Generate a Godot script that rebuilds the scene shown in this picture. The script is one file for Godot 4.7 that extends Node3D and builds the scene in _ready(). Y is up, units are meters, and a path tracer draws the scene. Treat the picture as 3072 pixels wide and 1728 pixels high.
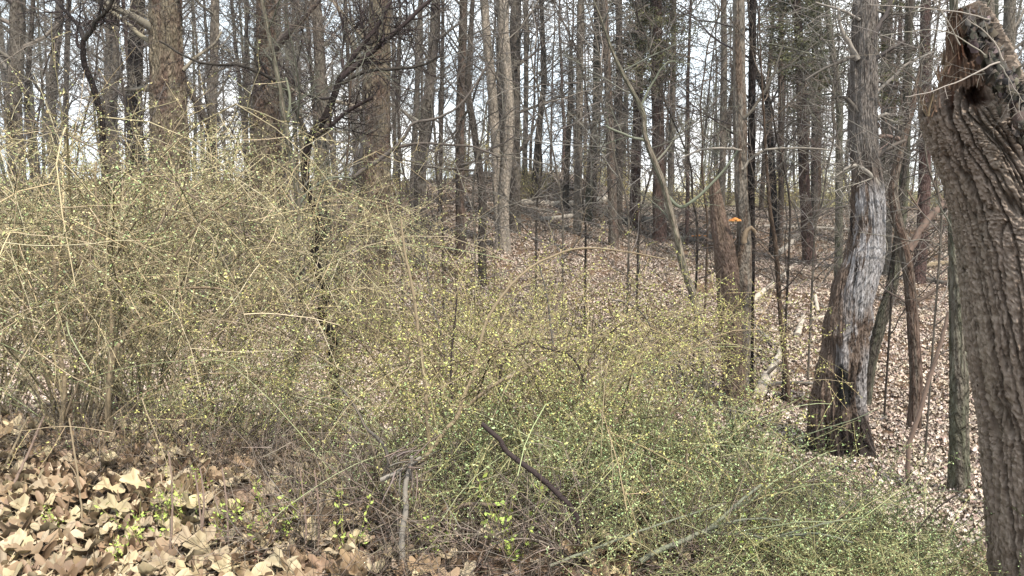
extends Node3D

const F := 731.0
const PITCH := 6.9
const EYE := 1.6

var rng := RandomNumberGenerator.new()
var noise := FastNoiseLite.new()
var cells := FastNoiseLite.new()
var ridged := FastNoiseLite.new()
var plain := FastNoiseLite.new()
var M := {}
var used := {}
var sin_p := 0.0
var cos_p := 1.0


# ---------------------------------------------------------------- mesh building
class Mesher:
	var v := PackedVector3Array()
	var n := PackedVector3Array()
	var c := PackedColorArray()
	var i := PackedInt32Array()
	var uv := PackedVector2Array()

	func tube(p: PackedVector3Array, r0: float, r1: float, sides: int, col: Color, knots := 0.0, closed := false) -> void:
		var m := p.size()
		if m < 2:
			return
		var at := v.size()
		var t := (p[1] - p[0]).normalized()
		var a := t.cross(Vector3(0.31, 0.2, 0.93))
		if a.length_squared() < 0.01:
			a = t.cross(Vector3(0.9, 0.1, 0.1))
		a = a.normalized()
		for k in m:
			t = (p[mini(k + 1, m - 1)] - p[maxi(k - 1, 0)]).normalized()
			a = (a - t * a.dot(t)).normalized()
			var b := t.cross(a)
			var r := lerpf(r0, r1, float(k) / (m - 1))
			if knots > 0.0:
				r *= 1.0 + knots * sin(k * 2.7 + p[0].x * 40.0)
			for s in sides:
				var ang := TAU * s / sides
				var nn := a * cos(ang) + b * sin(ang)
				v.append(p[k] + nn * r)
				n.append(nn)
				c.append(col)
		for k in m - 1:
			for s in sides:
				var s2 := (s + 1) % sides
				var q := at + k * sides
				i.append_array([q + s, q + sides + s, q + s2, q + s2, q + sides + s, q + sides + s2])
		if closed:
			for e in 2:
				var k: int = 0 if e == 0 else m - 1
				var dir: Vector3 = (p[0] - p[1]).normalized() if e == 0 else (p[m - 1] - p[m - 2]).normalized()
				var mid := v.size()
				v.append(p[k] + dir * r1 * 0.3); n.append(dir); c.append(col)
				for s in sides:
					v.append(v[at + k * sides + s]); n.append(dir); c.append(col * 1.15)
				for s in sides:
					i.append_array([mid, mid + 1 + s, mid + 1 + (s + 1) % sides])

	func kite(p: Vector3, along: Vector3, side: Vector3, length: float, width: float, col: Color) -> void:
		var at := v.size()
		var up := along.cross(side).normalized()
		var a := p + along * length * 0.5 + side * width * 0.5 + up * width * 0.15
		var b := p + along * length * 0.5 - side * width * 0.5 + up * width * 0.15
		v.append_array([p, a, p + along * length, b])
		n.append_array([up, (up - side * 0.3).normalized(), up, (up + side * 0.3).normalized()])
		c.append_array([col, col, col, col])
		i.append_array([at, at + 1, at + 2, at, at + 2, at + 3])

	func tri(a: Vector3, b: Vector3, d: Vector3, nn: Vector3, col: Color) -> void:
		var at := v.size()
		v.append_array([a, b, d])
		n.append_array([nn, nn, nn])
		c.append_array([col, col, col])
		i.append_array([at, at + 1, at + 2])

	func smooth() -> void:
		n.resize(v.size())
		n.fill(Vector3.ZERO)
		for k in range(0, i.size(), 3):
			var fn := (v[i[k + 2]] - v[i[k]]).cross(v[i[k + 1]] - v[i[k]])
			n[i[k]] += fn
			n[i[k + 1]] += fn
			n[i[k + 2]] += fn
		for k in n.size():
			n[k] = n[k].normalized()

	func mesh() -> ArrayMesh:
		var a := []
		a.resize(Mesh.ARRAY_MAX)
		a[Mesh.ARRAY_VERTEX] = v
		a[Mesh.ARRAY_NORMAL] = n
		a[Mesh.ARRAY_COLOR] = c
		if uv.size() == v.size():
			a[Mesh.ARRAY_TEX_UV] = uv
		a[Mesh.ARRAY_INDEX] = i
		var m := ArrayMesh.new()
		m.add_surface_from_arrays(Mesh.PRIMITIVE_TRIANGLES, a)
		return m


# ---------------------------------------------------------------- the frame of the photograph: pixels to points
func ray(px: float, py: float) -> Vector3:
	var b := -(py - 288.0) / F
	return Vector3((px - 512.0) / F, b * cos_p - sin_p, -(cos_p + b * sin_p))


func at(px: float, py: float, d: float) -> Vector3:
	var r := ray(px, py)
	return Vector3(0, EYE, 0) + r * (d / -r.z)


func hit(px: float, py: float) -> Vector3:
	var r := ray(px, py)
	var d := 1.5
	while d < 60.0:
		var p := Vector3(0, EYE, 0) + r * (d / -r.z)
		if p.y < ground(p.x, p.z):
			return Vector3(p.x, ground(p.x, p.z), p.z)
		d += 0.04
	return at(px, py, 40.0)


func pixel(p: Vector3) -> Vector2:
	var q := p - Vector3(0, EYE, 0)
	var depth := -q.y * sin_p - q.z * cos_p
	var up := q.y * cos_p - q.z * sin_p
	return Vector2(512.0 + F * q.x / depth, 288.0 - F * up / depth)


func curve(t: float, k: Array) -> float:
	for j in k.size() - 1:
		if t <= k[j + 1][0]:
			var f: float = clampf((t - k[j][0]) / (k[j + 1][0] - k[j][0]), 0, 1)
			return lerpf(k[j][1], k[j + 1][1], f * f * (3 - 2 * f) * 0.5 + f * 0.5)
	return k[-1][1]


const LEFT := [[-20, 0.3], [4.5, 0.02], [6.0, -0.25], [8.5, -1.05], [11, -1.45], [14, -1.4], [20, -0.85], [26, 0.2], [32, 1.5], [39, 2.5], [55, 2.1], [90, 0.0], [150, 0.8], [260, 3.6], [420, 6]]
const MID := [[-20, 0.3], [3.6, 0.0], [5.0, -0.35], [8.0, -1.3], [11, -1.6], [14, -1.45], [20, -0.75], [26, 0.3], [31, 1.5], [36, 2.8], [44, 2.9], [60, 1.8], [90, 0.0], [150, 0.8], [260, 3.6], [420, 6]]
const RIGHT := [[-20, 0.3], [2.0, 0.0], [4.0, -0.75], [6.5, -1.5], [9, -1.8], [11.5, -1.76], [18, -1.1], [25, -0.42], [30, 0.45], [34, 0.95], [45, 1.0], [60, 0.2], [90, -0.4], [150, 0.8], [260, 3.6], [420, 6]]


func ground(x: float, z: float) -> float:
	var u := -z
	var a := smoothstep(-2.2 - u * 0.05, -0.4 - u * 0.02, x)
	var b := smoothstep(0.3 + u * 0.05, 2.0 + u * 0.17, x)
	var h := lerpf(lerpf(curve(u, LEFT), curve(u, MID), a), curve(u, RIGHT), b)
	return h + 0.07 * noise.get_noise_2d(x * 0.9, z * 0.9) + 0.22 * noise.get_noise_2d(x * 0.2 + 30.0, z * 0.2) * smoothstep(6.0, 14.0, u)


func slope(x: float, z: float) -> Vector3:
	var e := 0.15
	return Vector3(ground(x - e, z) - ground(x + e, z), 2 * e, ground(x, z - e) - ground(x, z + e)).normalized()


# ---------------------------------------------------------------- scene tree
func numbered(called: String) -> String:
	var k: int = used.get(called, 0)
	used[called] = k + 1
	return called if k == 0 else "%s_%03d" % [called, k]


func tag(o: Node3D, label: String, category := "", group := "", kind := "") -> void:
	o.set_meta("label", label)
	if category:
		o.set_meta("category", category)
	if group:
		o.set_meta("group", group)
	if kind:
		o.set_meta("kind", kind)


func thing(called: String, label: String, category: String, where: Vector3, group := "") -> Node3D:
	var o := Node3D.new()
	o.name = numbered(called)
	o.position = where
	tag(o, label, category, group)
	add_child(o, true)
	return o


func part(called: String, m: Mesh, mat: Material, parent: Node3D, stuff := false) -> MeshInstance3D:
	var o := MeshInstance3D.new()
	o.name = called
	o.mesh = m
	o.material_override = mat
	if stuff:
		o.set_meta("kind", "stuff")
	parent.add_child(o, true)
	return o


# ---------------------------------------------------------------- materials
func tex(n: FastNoiseLite, lo: Color, hi: Color, size := 512) -> NoiseTexture2D:
	var t := NoiseTexture2D.new()
	t.width = size; t.height = size
	t.seamless = true
	t.noise = n
	var g := Gradient.new()
	g.set_color(0, lo); g.set_color(1, hi)
	t.color_ramp = g
	return t


func bumps(n: FastNoiseLite, strength: float, size := 512) -> NoiseTexture2D:
	var t := NoiseTexture2D.new()
	t.width = size; t.height = size
	t.seamless = true
	t.noise = n
	t.as_normal_map = true
	t.bump_strength = strength
	return t


func mat(rough := 0.9) -> StandardMaterial3D:
	var m := StandardMaterial3D.new()
	m.vertex_color_use_as_albedo = true
	m.roughness = rough
	m.metallic_specular = 0.25
	m.cull_mode = BaseMaterial3D.CULL_DISABLED
	return m


func materials() -> void:
	noise.noise_type = FastNoiseLite.TYPE_SIMPLEX_SMOOTH
	noise.seed = 11
	noise.frequency = 1.0
	noise.fractal_octaves = 3
	cells.noise_type = FastNoiseLite.TYPE_CELLULAR
	cells.cellular_return_type = FastNoiseLite.RETURN_DISTANCE2_SUB
	cells.cellular_jitter = 0.9
	cells.frequency = 1.0
	cells.fractal_type = FastNoiseLite.FRACTAL_NONE
	cells.seed = 5
	plain.noise_type = FastNoiseLite.TYPE_SIMPLEX_SMOOTH
	plain.fractal_type = FastNoiseLite.FRACTAL_NONE
	plain.frequency = 1.0
	plain.seed = 15
	ridged.noise_type = FastNoiseLite.TYPE_SIMPLEX
	ridged.fractal_type = FastNoiseLite.FRACTAL_RIDGED
	ridged.fractal_octaves = 3
	ridged.frequency = 1.0
	ridged.seed = 8

	var bark := FastNoiseLite.new()
	bark.noise_type = FastNoiseLite.TYPE_SIMPLEX
	bark.fractal_type = FastNoiseLite.FRACTAL_RIDGED
	bark.fractal_octaves = 4
	bark.frequency = 0.012
	bark.seed = 21
	var b := mat(0.95)
	b.albedo_texture = tex(bark, Color(0.98, 0.97, 0.96), Color(0.5, 0.48, 0.46))
	b.normal_enabled = true
	b.normal_texture = bumps(bark, 14.0)
	b.normal_scale = 1.0
	M.bark = b
	M.twig = mat(0.8)
	var grain := FastNoiseLite.new()
	grain.noise_type = FastNoiseLite.TYPE_SIMPLEX
	grain.fractal_octaves = 5
	grain.frequency = 0.025
	grain.seed = 31
	var rb := mat(0.95)
	rb.albedo_texture = tex(grain, Color(0.6, 0.57, 0.54), Color(1, 1, 1))
	rb.normal_enabled = true
	rb.normal_texture = bumps(grain, 9.0)
	rb.uv1_triplanar = true
	rb.uv1_scale = Vector3(2.2, 1.6, 2.2)
	M.rough_bark = rb
	var fibre := FastNoiseLite.new()
	fibre.noise_type = FastNoiseLite.TYPE_SIMPLEX
	fibre.fractal_octaves = 4
	fibre.frequency = 0.03
	fibre.seed = 4
	var w := mat(0.75)
	w.albedo_texture = tex(fibre, Color(0.74, 0.72, 0.7), Color(1, 1, 1))
	w.normal_enabled = true
	w.normal_texture = bumps(fibre, 10.0)
	M.wood = w
	var leaf := mat(0.55)
	leaf.backlight_enabled = true
	leaf.backlight = Color(0.3, 0.34, 0.1)
	M.leaf = leaf
	var dry := mat(0.6)
	dry.metallic_specular = 0.4
	M.dry = dry
	var soil := FastNoiseLite.new()
	soil.noise_type = FastNoiseLite.TYPE_CELLULAR
	soil.fractal_octaves = 3
	soil.frequency = 0.05
	soil.seed = 9
	var g := mat(1.0)
	g.albedo_texture = tex(soil, Color(0.3, 0.24, 0.2), Color(0.95, 0.88, 0.8), 1024)
	g.normal_enabled = true
	g.normal_texture = bumps(soil, 8.0, 1024)
	M.ground = g


func vary(c: Color, by: float) -> Color:
	var k := 1.0 + rng.randf_range(-by, by)
	return Color(c.r * k * (1 + rng.randf_range(-by, by) * 0.25), c.g * k, c.b * k * (1 + rng.randf_range(-by, by) * 0.3))


# linear base colours of barks
const TONE := {
	"grey": Color(0.19, 0.175, 0.155), "pale": Color(0.31, 0.275, 0.235), "dark": Color(0.085, 0.075, 0.068), "brown": Color(0.125, 0.095, 0.075),
	"red": Color(0.15, 0.11, 0.092), "green": Color(0.13, 0.138, 0.105), "black": Color(0.032, 0.026, 0.026), "purple": Color(0.125, 0.085, 0.08), "tan": Color(0.18, 0.142, 0.098), "oak": Color(0.22, 0.195, 0.15),
}


func spline(p: PackedVector3Array, t: float) -> Vector3:
	var m := p.size() - 1
	var k := clampi(int(t * m), 0, m - 1)
	var f := t * m - k
	return p[k].cubic_interpolate(p[k + 1], p[maxi(k - 1, 0)], p[mini(k + 2, m)], f)


func rspline(r: PackedFloat32Array, t: float) -> float:
	var m := r.size() - 1
	var k := clampi(int(t * m), 0, m - 1)
	return lerpf(r[k], r[k + 1], smoothstep(0, 1, t * m - k) * 0.5 + (t * m - k) * 0.5)


# a trunk of bark: rings round a curved axis, pushed in and out by the bark's relief
func trunk_mesh(p: PackedVector3Array, r: PackedFloat32Array, sides: int, ds: float, amp: float, c1: Color, c2: Color, flare := 0.25, style := "bark") -> ArrayMesh:
	var long := 0.0
	for k in p.size() - 1:
		long += p[k].distance_to(p[k + 1])
	var rings := maxi(int(long / ds), 4)
	var mb := Mesher.new()
	var off := rng.randf() * 100.0
	var around := maxf(1.0, roundf(TAU * r[0] / 0.45))
	var a := Vector3(1, 0, 0)
	for k in rings + 1:
		var t := float(k) / rings
		var s := t * long
		var q := spline(p, t)
		var axis := (spline(p, minf(t + 0.01, 1)) - spline(p, maxf(t - 0.01, 0))).normalized()
		a = (a - axis * a.dot(axis)).normalized()
		var b := axis.cross(a)
		var rad := rspline(r, t)
		for j in sides + 1:
			var ang := TAU * (j % sides) / sides
			var cx := cos(ang)
			var sy := sin(ang)
			var rr := rad * (1.0 + flare * exp(-s / (rad * 2.2)) * (1.0 + 0.55 * sin(ang * 4.0 + off) + 0.3 * sin(ang * 7.0 + off * 2.0)))
			rr *= 1.0 + 0.1 * noise.get_noise_3d(cx * 0.9 + off, s * 1.1, sy * 0.9)
			var rel := 0.0
			if style == "strip":
				rel = ridged.get_noise_3d(cx * 2.2 + off, s * 0.5, sy * 2.2) * 0.8 + 0.5 * noise.get_noise_3d(cx * 7.0 + off, s * 0.8, sy * 7.0)
			else:
				rel = smoothstep(0.0, 0.3, absf(noise.get_noise_3d(cx * rad * 13.0 + off, s * 0.8, sy * rad * 13.0))) - 0.7 + 0.4 * noise.get_noise_3d(cx * rad * 30.0, s * 9.0 + off, sy * rad * 30.0)
			rr += amp * rel
			mb.v.append(q + (a * cx + b * sy) * rr)
			var f := clampf(noise.get_noise_3d(cx * 1.1 + off, s * 0.8, sy * 1.1 + off) * 1.6 + 0.35, 0, 1)
			var k2 := 1.0 + 0.4 * noise.get_noise_3d(cx * 4.0, s * 2.5, sy * 4.0 + off)
			var col := c1.lerp(c2, f)
			mb.c.append(Color(col.r * k2, col.g * k2, col.b * k2))
			mb.uv.append(Vector2(around * j / sides, s / 2.6 + off))
	for k in rings:
		for j in sides:
			var q := k * (sides + 1) + j
			mb.i.append_array([q, q + sides + 1, q + 1, q + 1, q + sides + 1, q + sides + 2])
	mb.smooth()
	for k in rings + 1:
		var q := k * (sides + 1)
		var nn := (mb.n[q] + mb.n[q + sides]).normalized()
		mb.n[q] = nn
		mb.n[q + sides] = nn
	return mb.mesh()


# the points of a wandering branch
func wander(from: Vector3, dir: Vector3, length: float, steps: int, jitter: float, lift: float) -> PackedVector3Array:
	var p := PackedVector3Array([from])
	var d := dir.normalized()
	var q := from
	for k in steps:
		d = (d + Vector3(rng.randf_range(-1, 1), rng.randf_range(-1, 1) + lift, rng.randf_range(-1, 1)) * jitter).normalized()
		q += d * length / steps
		p.append(q)
	return p


func sprig(mb: Mesher, p: PackedVector3Array, r: float, col: Color, count: int, length: float, depth: int, lift: float, spread := 0.9, first := 0.2) -> void:
	var m := p.size() - 1
	for k in count:
		var t := lerpf(first, 0.98, (k + rng.randf()) / count)
		var j := mini(int(t * m), m - 1)
		var q := p[j].lerp(p[j + 1], t * m - j)
		var fwd := (p[j + 1] - p[j]).normalized()
		var out := fwd.cross(Vector3(rng.randf_range(-1, 1), rng.randf_range(-1, 1), rng.randf_range(-1, 1))).normalized()
		var l := length * (1.15 - 0.7 * t) * rng.randf_range(0.5, 1.3)
		var w := wander(q, fwd * (1.0 - spread * 0.5) + out * spread, l, 4 if depth else 2, 0.16, lift)
		mb.tube(w, r * rng.randf_range(0.6, 1.0), r * 0.35, 3, vary(col, 0.2))
		if depth:
			sprig(mb, w, r * 0.6, col, maxi(2, int(count * 0.7)), l * 0.45, depth - 1, lift, spread)


# ---------------------------------------------------------------- trees
# path: pixels of the photograph from the top down, [x, y, width]; d: distance, 0 = where the foot meets the ground
func tree(called: String, label: String, category: String, tone: String, d: float, path: Array, o := {}) -> Node3D:
	var foot := hit(path[-1][0], path[-1][1]) if d == 0.0 else Vector3.ZERO
	var deep := -foot.z if d == 0.0 else d
	var pts := PackedVector3Array()
	var rad := PackedFloat32Array()
	for k in path.size():
		var a = path[path.size() - 1 - k]
		pts.append(at(a[0], a[1], deep))
		rad.append(a[2] * deep / F * 0.5)
	var bend: float = o.get("bend", 0.0)   # metres that the top stands nearer (+) or farther (-) than the foot
	if d != 0.0:
		var last := pts[0]
		var gy := ground(last.x, last.z)
		if last.y - gy > 0.3:
			var to := Vector3(last.x + o.get("foot_x", 0.0), gy, last.z)
			var n := maxi(1, int((last.y - gy) / 1.2))
			for k in n:
				pts.insert(0, last.lerp(to, float(k + 1) / n))
				rad.insert(0, rad[0] * 1.03)
	var up: float = o.get("up", 4.0)
	if up > 0.0:
		var m := pts.size() - 1
		var dir := ((pts[m] - pts[m - 1]).normalized() + Vector3(0, 0.5, 0)).normalized()
		for k in 3:
			pts.append(pts[-1] + (dir + Vector3(rng.randf_range(-0.05, 0.05), 0, rng.randf_range(-0.05, 0.05))) * up / 3)
			rad.append(rad[-1] * (0.72 if k < 2 else 0.4))
	var base := pts[0]
	var m := pts.size() - 1
	for k in pts.size():
		pts[k] -= base + Vector3(0, 0.0, -bend * (pts[k].y - base.y) / maxf(pts[m].y - base.y, 0.1)) if k else base
	pts[0] = Vector3(0, -0.12, 0)
	var root := thing(called, label, category, base, o.get("group", ""))
	var c1: Color = TONE[tone]
	var c2: Color = TONE[o.get("tone2", tone)]
	var sides: int = o.get("sides", clampi(int(rad[0] * F / deep * 2.6), 7, 72))
	part("trunk", trunk_mesh(pts, rad, sides, o.get("ds", maxf(0.025, deep / F * 3.0)), o.get("amp", rad[0] * 0.07), c1, c2, o.get("flare", 0.25), o.get("style", "bark")), M.wood if o.get("style", "bark") == "strip" else M.bark, root)
	limbs(root, pts, rad, deep, c1.lerp(TONE.dark, 0.5), o)
	for b in o.get("drawn", []):       # limbs that the photograph shows clearly, in pixels from the trunk out
		drawn_limb(root, b, deep, base, TONE[o.get("limb_tone", tone)], o.get("sprigs", 5))
	return root


func drawn_limb(root: Node3D, b: Array, deep: float, base: Vector3, col: Color, count := 5, called := "limb") -> void:
	var p := PackedVector3Array()
	var mb := Mesher.new()
	var sway := rng.randf_range(-0.5, 0.5) * deep * 0.05
	for k in b.size():
		p.append(at(b[k][0], b[k][1], deep + sway * k / b.size()) - base)
	var fine := PackedVector3Array()
	var steps := (b.size() - 1) * 4
	for k in steps + 1:
		fine.append(spline(p, float(k) / steps) + Vector3(rng.randf_range(-1, 1), rng.randf_range(-1, 1), rng.randf_range(-1, 1)) * deep / F * 0.5)
	mb.tube(fine, b[0][2] * deep / F * 0.5, b[-1][2] * deep / F * 0.5, 7, vary(col, 0.1), 0.06)
	var arm := part(called, mb.mesh(), M.twig, root)
	if count:
		var tw := Mesher.new()
		sprig(tw, fine, maxf(b[-1][2], 1.2) * deep / F * 0.3, col, count, deep * 0.07, 1, 0.2)
		part("twigs", tw.mesh(), M.twig, arm, true)


func limbs(root: Node3D, pts: PackedVector3Array, rad: PackedFloat32Array, deep: float, col: Color, o: Dictionary) -> void:
	var kind: String = o.get("kind", "bare")
	var count: int = int(o.get("limbs", 8) * 2.1)
	if count == 0:
		return
	var tw := Mesher.new()
	var needle := Mesher.new()
	var top := pts[-1].y
	var low: float = o.get("low", 2.5)
	var px := deep / F
	for k in count:
		var y := lerpf(low, top * 0.97, (k + rng.randf()) / count)
		var t := 0.0
		while t < 1.0 and spline(pts, t).y < y:
			t += 0.01
		var q := spline(pts, minf(t, 1))
		var ang := rng.randf() * TAU
		var out := Vector3(cos(ang), 0, sin(ang))
		if kind == "pine":
			var l: float = rng.randf_range(0.6, 1.7) * o.get("reach", 1.0)
			var w: PackedVector3Array = wander(q, out + Vector3(0, rng.randf_range(-0.25, 0.3), 0), l, 5, 0.12, -0.25)
			tw.tube(w, px * 0.65, px * 0.3, 3, vary(col, 0.25))
			sprig(tw, w, px * 0.4, col, 6, l * 0.5, 1, -0.15, 0.8)
			if y > o.get("green_from", 99.0):
				for j in 170:
					var a: Vector3 = w[rng.randi_range(1, w.size() - 1)] + Vector3(rng.randf_range(-1, 1), rng.randf_range(-0.6, 0.3), rng.randf_range(-1, 1)) * l * 0.3
					var dd := Vector3(rng.randf_range(-1, 1), rng.randf_range(-0.9, 0.5), rng.randf_range(-1, 1)).normalized()
					var ss := dd.cross(Vector3(rng.randf_range(-1, 1), rng.randf_range(-1, 1), rng.randf_range(-1, 1))).normalized()
					needle.tri(a, a + dd * 0.18 + ss * 0.014, a + dd * 0.13 - ss * 0.03, dd.cross(ss), vary(Color(0.1, 0.1, 0.055), 0.4))
		else:
			var l: float = rng.randf_range(1.2, 3.0) * o.get("reach", 1.0)
			var r0 := maxf(rspline(rad, minf(t, 1)) * rng.randf_range(0.2, 0.42), px * 0.6)
			var w := wander(q, out + Vector3(0, rng.randf_range(0.2, 1.1), 0), l, 7, 0.2, 0.18)
			var lb := Mesher.new()
			lb.tube(w, r0, px * 0.35, 6, vary(col, 0.15), 0.05)
			part("limb", lb.mesh(), M.twig, root)
			sprig(tw, w, px * 0.42, col, o.get("twigs", 12), l * 0.5, o.get("depth", 1), 0.12)
	if tw.v.size():
		part("twigs", tw.mesh(), M.twig, root, true)
	if needle.v.size():
		part("needles", needle.mesh(), M.leaf, root, true)


# ---------------------------------------------------------------- fallen wood: pixels of both ends on the ground
func log_on_ground(called: String, label: String, tone: String, a: Array, group := "", snags := 2) -> void:
	var p := PackedVector3Array()
	for k in a.size():
		var h := hit(a[k][0], a[k][1])
		p.append(h)
	var base := p[0]
	var d := -p[p.size() / 2].z
	var w: float = a[0][2] * d / F * 0.62
	var w2: float = a[-1][2] * d / F * 0.62
	for k in p.size():
		p[k] += Vector3(0, lerpf(w, w2, float(k) / (p.size() - 1)) * 0.7, 0) - base
	var fine := PackedVector3Array()
	var n := maxi(8, (p.size() - 1) * 5)
	for k in n + 1:
		var q := spline(p, float(k) / n)
		fine.append(q + Vector3(rng.randf_range(-1, 1), rng.randf_range(-0.3, 1), rng.randf_range(-1, 1)) * w * 0.25)
	var root := thing(called, label, "branch" if w < 0.09 else "log", base, group)
	var mb := Mesher.new()
	mb.tube(fine, w, w2, 9, TONE[tone], 0.07, true)
	part("stem", mb.mesh(), M.twig, root)
	for k in snags:
		var j := rng.randi_range(2, fine.size() - 2)
		var s := Mesher.new()
		s.tube(wander(fine[j], Vector3(rng.randf_range(-1, 1), rng.randf_range(0.2, 0.9), rng.randf_range(-1, 1)), w * rng.randf_range(4, 12), 4, 0.2, 0), w * 0.35, w * 0.15, 5, TONE[tone])
		part("side_branch", s.mesh(), M.twig, root)


# a stick or stem standing in the brush: pixels and a distance for each end
func stick(called: String, label: String, category: String, tone: String, d0: float, d1: float, a: Array, branches := [], count := 0, group := "", grounded := true) -> Node3D:
	var p := PackedVector3Array()
	for k in a.size():
		p.append(at(a[k][0], a[k][1], lerpf(d0, d1, float(k) / (a.size() - 1))))
	if grounded:
		var g := ground(p[0].x, p[0].z)
		if p[0].y > g + 0.05:
			p.insert(0, Vector3(p[0].x + rng.randf_range(-0.02, 0.02), g - 0.04, p[0].z))
	var base := p[0]
	var root := thing(called, label, category, base, group)
	for k in p.size():
		p[k] -= base
	var fine := PackedVector3Array()
	var n := (p.size() - 1) * 6
	for k in n + 1:
		fine.append(spline(p, float(k) / n) + Vector3(rng.randf_range(-1, 1), rng.randf_range(-1, 1), rng.randf_range(-1, 1)) * d0 / F * 0.35)
	var mb := Mesher.new()
	mb.tube(fine, a[0][2] * d0 / F * 0.5, a[-1][2] * d1 / F * 0.5, 9, TONE[tone], 0.07, true)
	part("stem", mb.mesh(), M.twig, root)
	if count:
		var tw := Mesher.new()
		sprig(tw, fine, d0 / F * 0.4, TONE[tone], count, 0.35, 1, 0.1)
		part("twigs", tw.mesh(), M.twig, root, true)
	for b in branches:
		drawn_limb(root, b, lerpf(d0, d1, 0.5), base, TONE[tone], 4 if count else 0, "side_branch")
	return root


# ---------------------------------------------------------------- shrubs
func shrub(called: String, label: String, o: Dictionary) -> Node3D:
	rng.seed = o.seed
	var root := thing(called, label, "shrub", Vector3.ZERO, o.group)
	var tw := Mesher.new()
	var lf := Mesher.new()
	var high: float = o.height
	var wood: Color = o.wood
	var greens: Array = o.greens
	for k in o.stems:
		var ang: float = TAU * (k + rng.randf() * 0.8) / o.stems
		var out := Vector3(cos(ang), 0, sin(ang))
		var l := high * rng.randf_range(0.75, 1.12)
		var lean: float = rng.randf_range(0.1, 0.75) * o.spread
		var p := PackedVector3Array([out * rng.randf_range(0.02, 0.16) - Vector3(0, 0.05, 0)])
		var d := (Vector3(0, 1, 0) + out * lean).normalized()
		var q := p[0]
		var steps := 12
		for j in steps:
			var f := float(j) / steps
			d = (d + out * 0.09 * o.spread + Vector3(0, -o.arch * f * f, 0) + Vector3(rng.randf_range(-1, 1), rng.randf_range(-0.6, 0.6), rng.randf_range(-1, 1)) * 0.11).normalized()
			if q.y > o.get("cap", 99.0) * rng.randf_range(0.8, 1.0) and d.y > -0.25:
				d = (d + Vector3(0, -0.55, 0) + out * 0.25).normalized()
			q += d * l / steps
			p.append(q)
		var sm := Mesher.new()
		var r0: float = rng.randf_range(0.005, 0.011) * o.get("thick", 1.0)
		sm.tube(p, r0, 0.0016, 5, vary(wood * (0.42 if k % 3 == 1 else 1.0), 0.25), 0.05)
		part("stem", sm.mesh(), M.twig, root)
		for s in o.shoots:
			var t := lerpf(0.1, 0.98, pow((s + rng.randf()) / o.shoots, 0.78))
			var j := mini(int(t * steps), steps - 1)
			var a := p[j].lerp(p[j + 1], t * steps - j)
			var fwd := (p[j + 1] - p[j]).normalized()
			var side := fwd.cross(Vector3(rng.randf_range(-1, 1), rng.randf_range(-1, 1), rng.randf_range(-1, 1))).normalized()
			var sl: float = rng.randf_range(0.2, 0.75) * o.shoot_length
			var w := wander(a, fwd * 0.55 + side + Vector3(0, 0.15, 0), sl, 6, 0.13, -0.12)
			var dim := 0.3 if rng.randf() < 0.4 else 1.1
			tw.tube(w, 0.0028, 0.0013, 3, vary(wood * dim, 0.3))
			var subs: int = o.subs
			for b in subs:
				var tt := lerpf(0.1, 1.0, (b + rng.randf()) / subs)
				var jj := mini(int(tt * 6), 5)
				var aa := w[jj].lerp(w[jj + 1], tt * 6 - jj)
				var f2 := (w[jj + 1] - w[jj]).normalized()
				var s2 := f2.cross(Vector3(rng.randf_range(-1, 1), rng.randf_range(-1, 1), rng.randf_range(-1, 1))).normalized()
				var bl := rng.randf_range(0.06, 0.26)
				var x := wander(aa, f2 * 0.6 + s2, bl, 2, 0.12, 0.1)
				tw.tube(x, 0.0017, 0.001, 3, vary(wood * dim, 0.4))
				var many: int = o.leaves
				for e in many:
					var g := (e + rng.randf()) / many
					var lp := x[0].lerp(x[1], g * 2) if g < 0.5 else x[1].lerp(x[2], g * 2 - 1)
					var ld := (Vector3(rng.randf_range(-1, 1), rng.randf_range(-0.5, 1), rng.randf_range(-1, 1))).normalized()
					var ls := ld.cross(Vector3(rng.randf_range(-1, 1), 0.4, rng.randf_range(-1, 1))).normalized()
					var size: float = rng.randf_range(0.6, 1.3) * o.leaf
					lf.kite(lp, ld, ls, size, size * 0.5, vary(greens[rng.randi() % greens.size()], 0.25))
	for k in o.get("canes", 0):
		var ang := rng.randf() * TAU
		var w := wander(Vector3(cos(ang), 0, sin(ang)) * 0.1, Vector3(cos(ang) * 0.8, 0.9, sin(ang) * 0.8), high * rng.randf_range(0.7, 1.3) * o.get("cane", 1.0), 12, 0.07, -0.0)
		for j in w.size():
			w[j].y -= 0.32 * high * pow(j / 12.0, 2.0) * 1.6
		var cm := Mesher.new()
		cm.tube(w, 0.0045, 0.0018, 5, vary(Color(0.27, 0.3, 0.17) if k % 3 else Color(0.1, 0.085, 0.05), 0.25), 0.03)
		part("cane", cm.mesh(), M.twig, root)
	part("twigs", tw.mesh(), M.twig, root, true)
	if lf.v.size():
		part("leaves", lf.mesh(), M.leaf, root, true)
	return root


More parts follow.
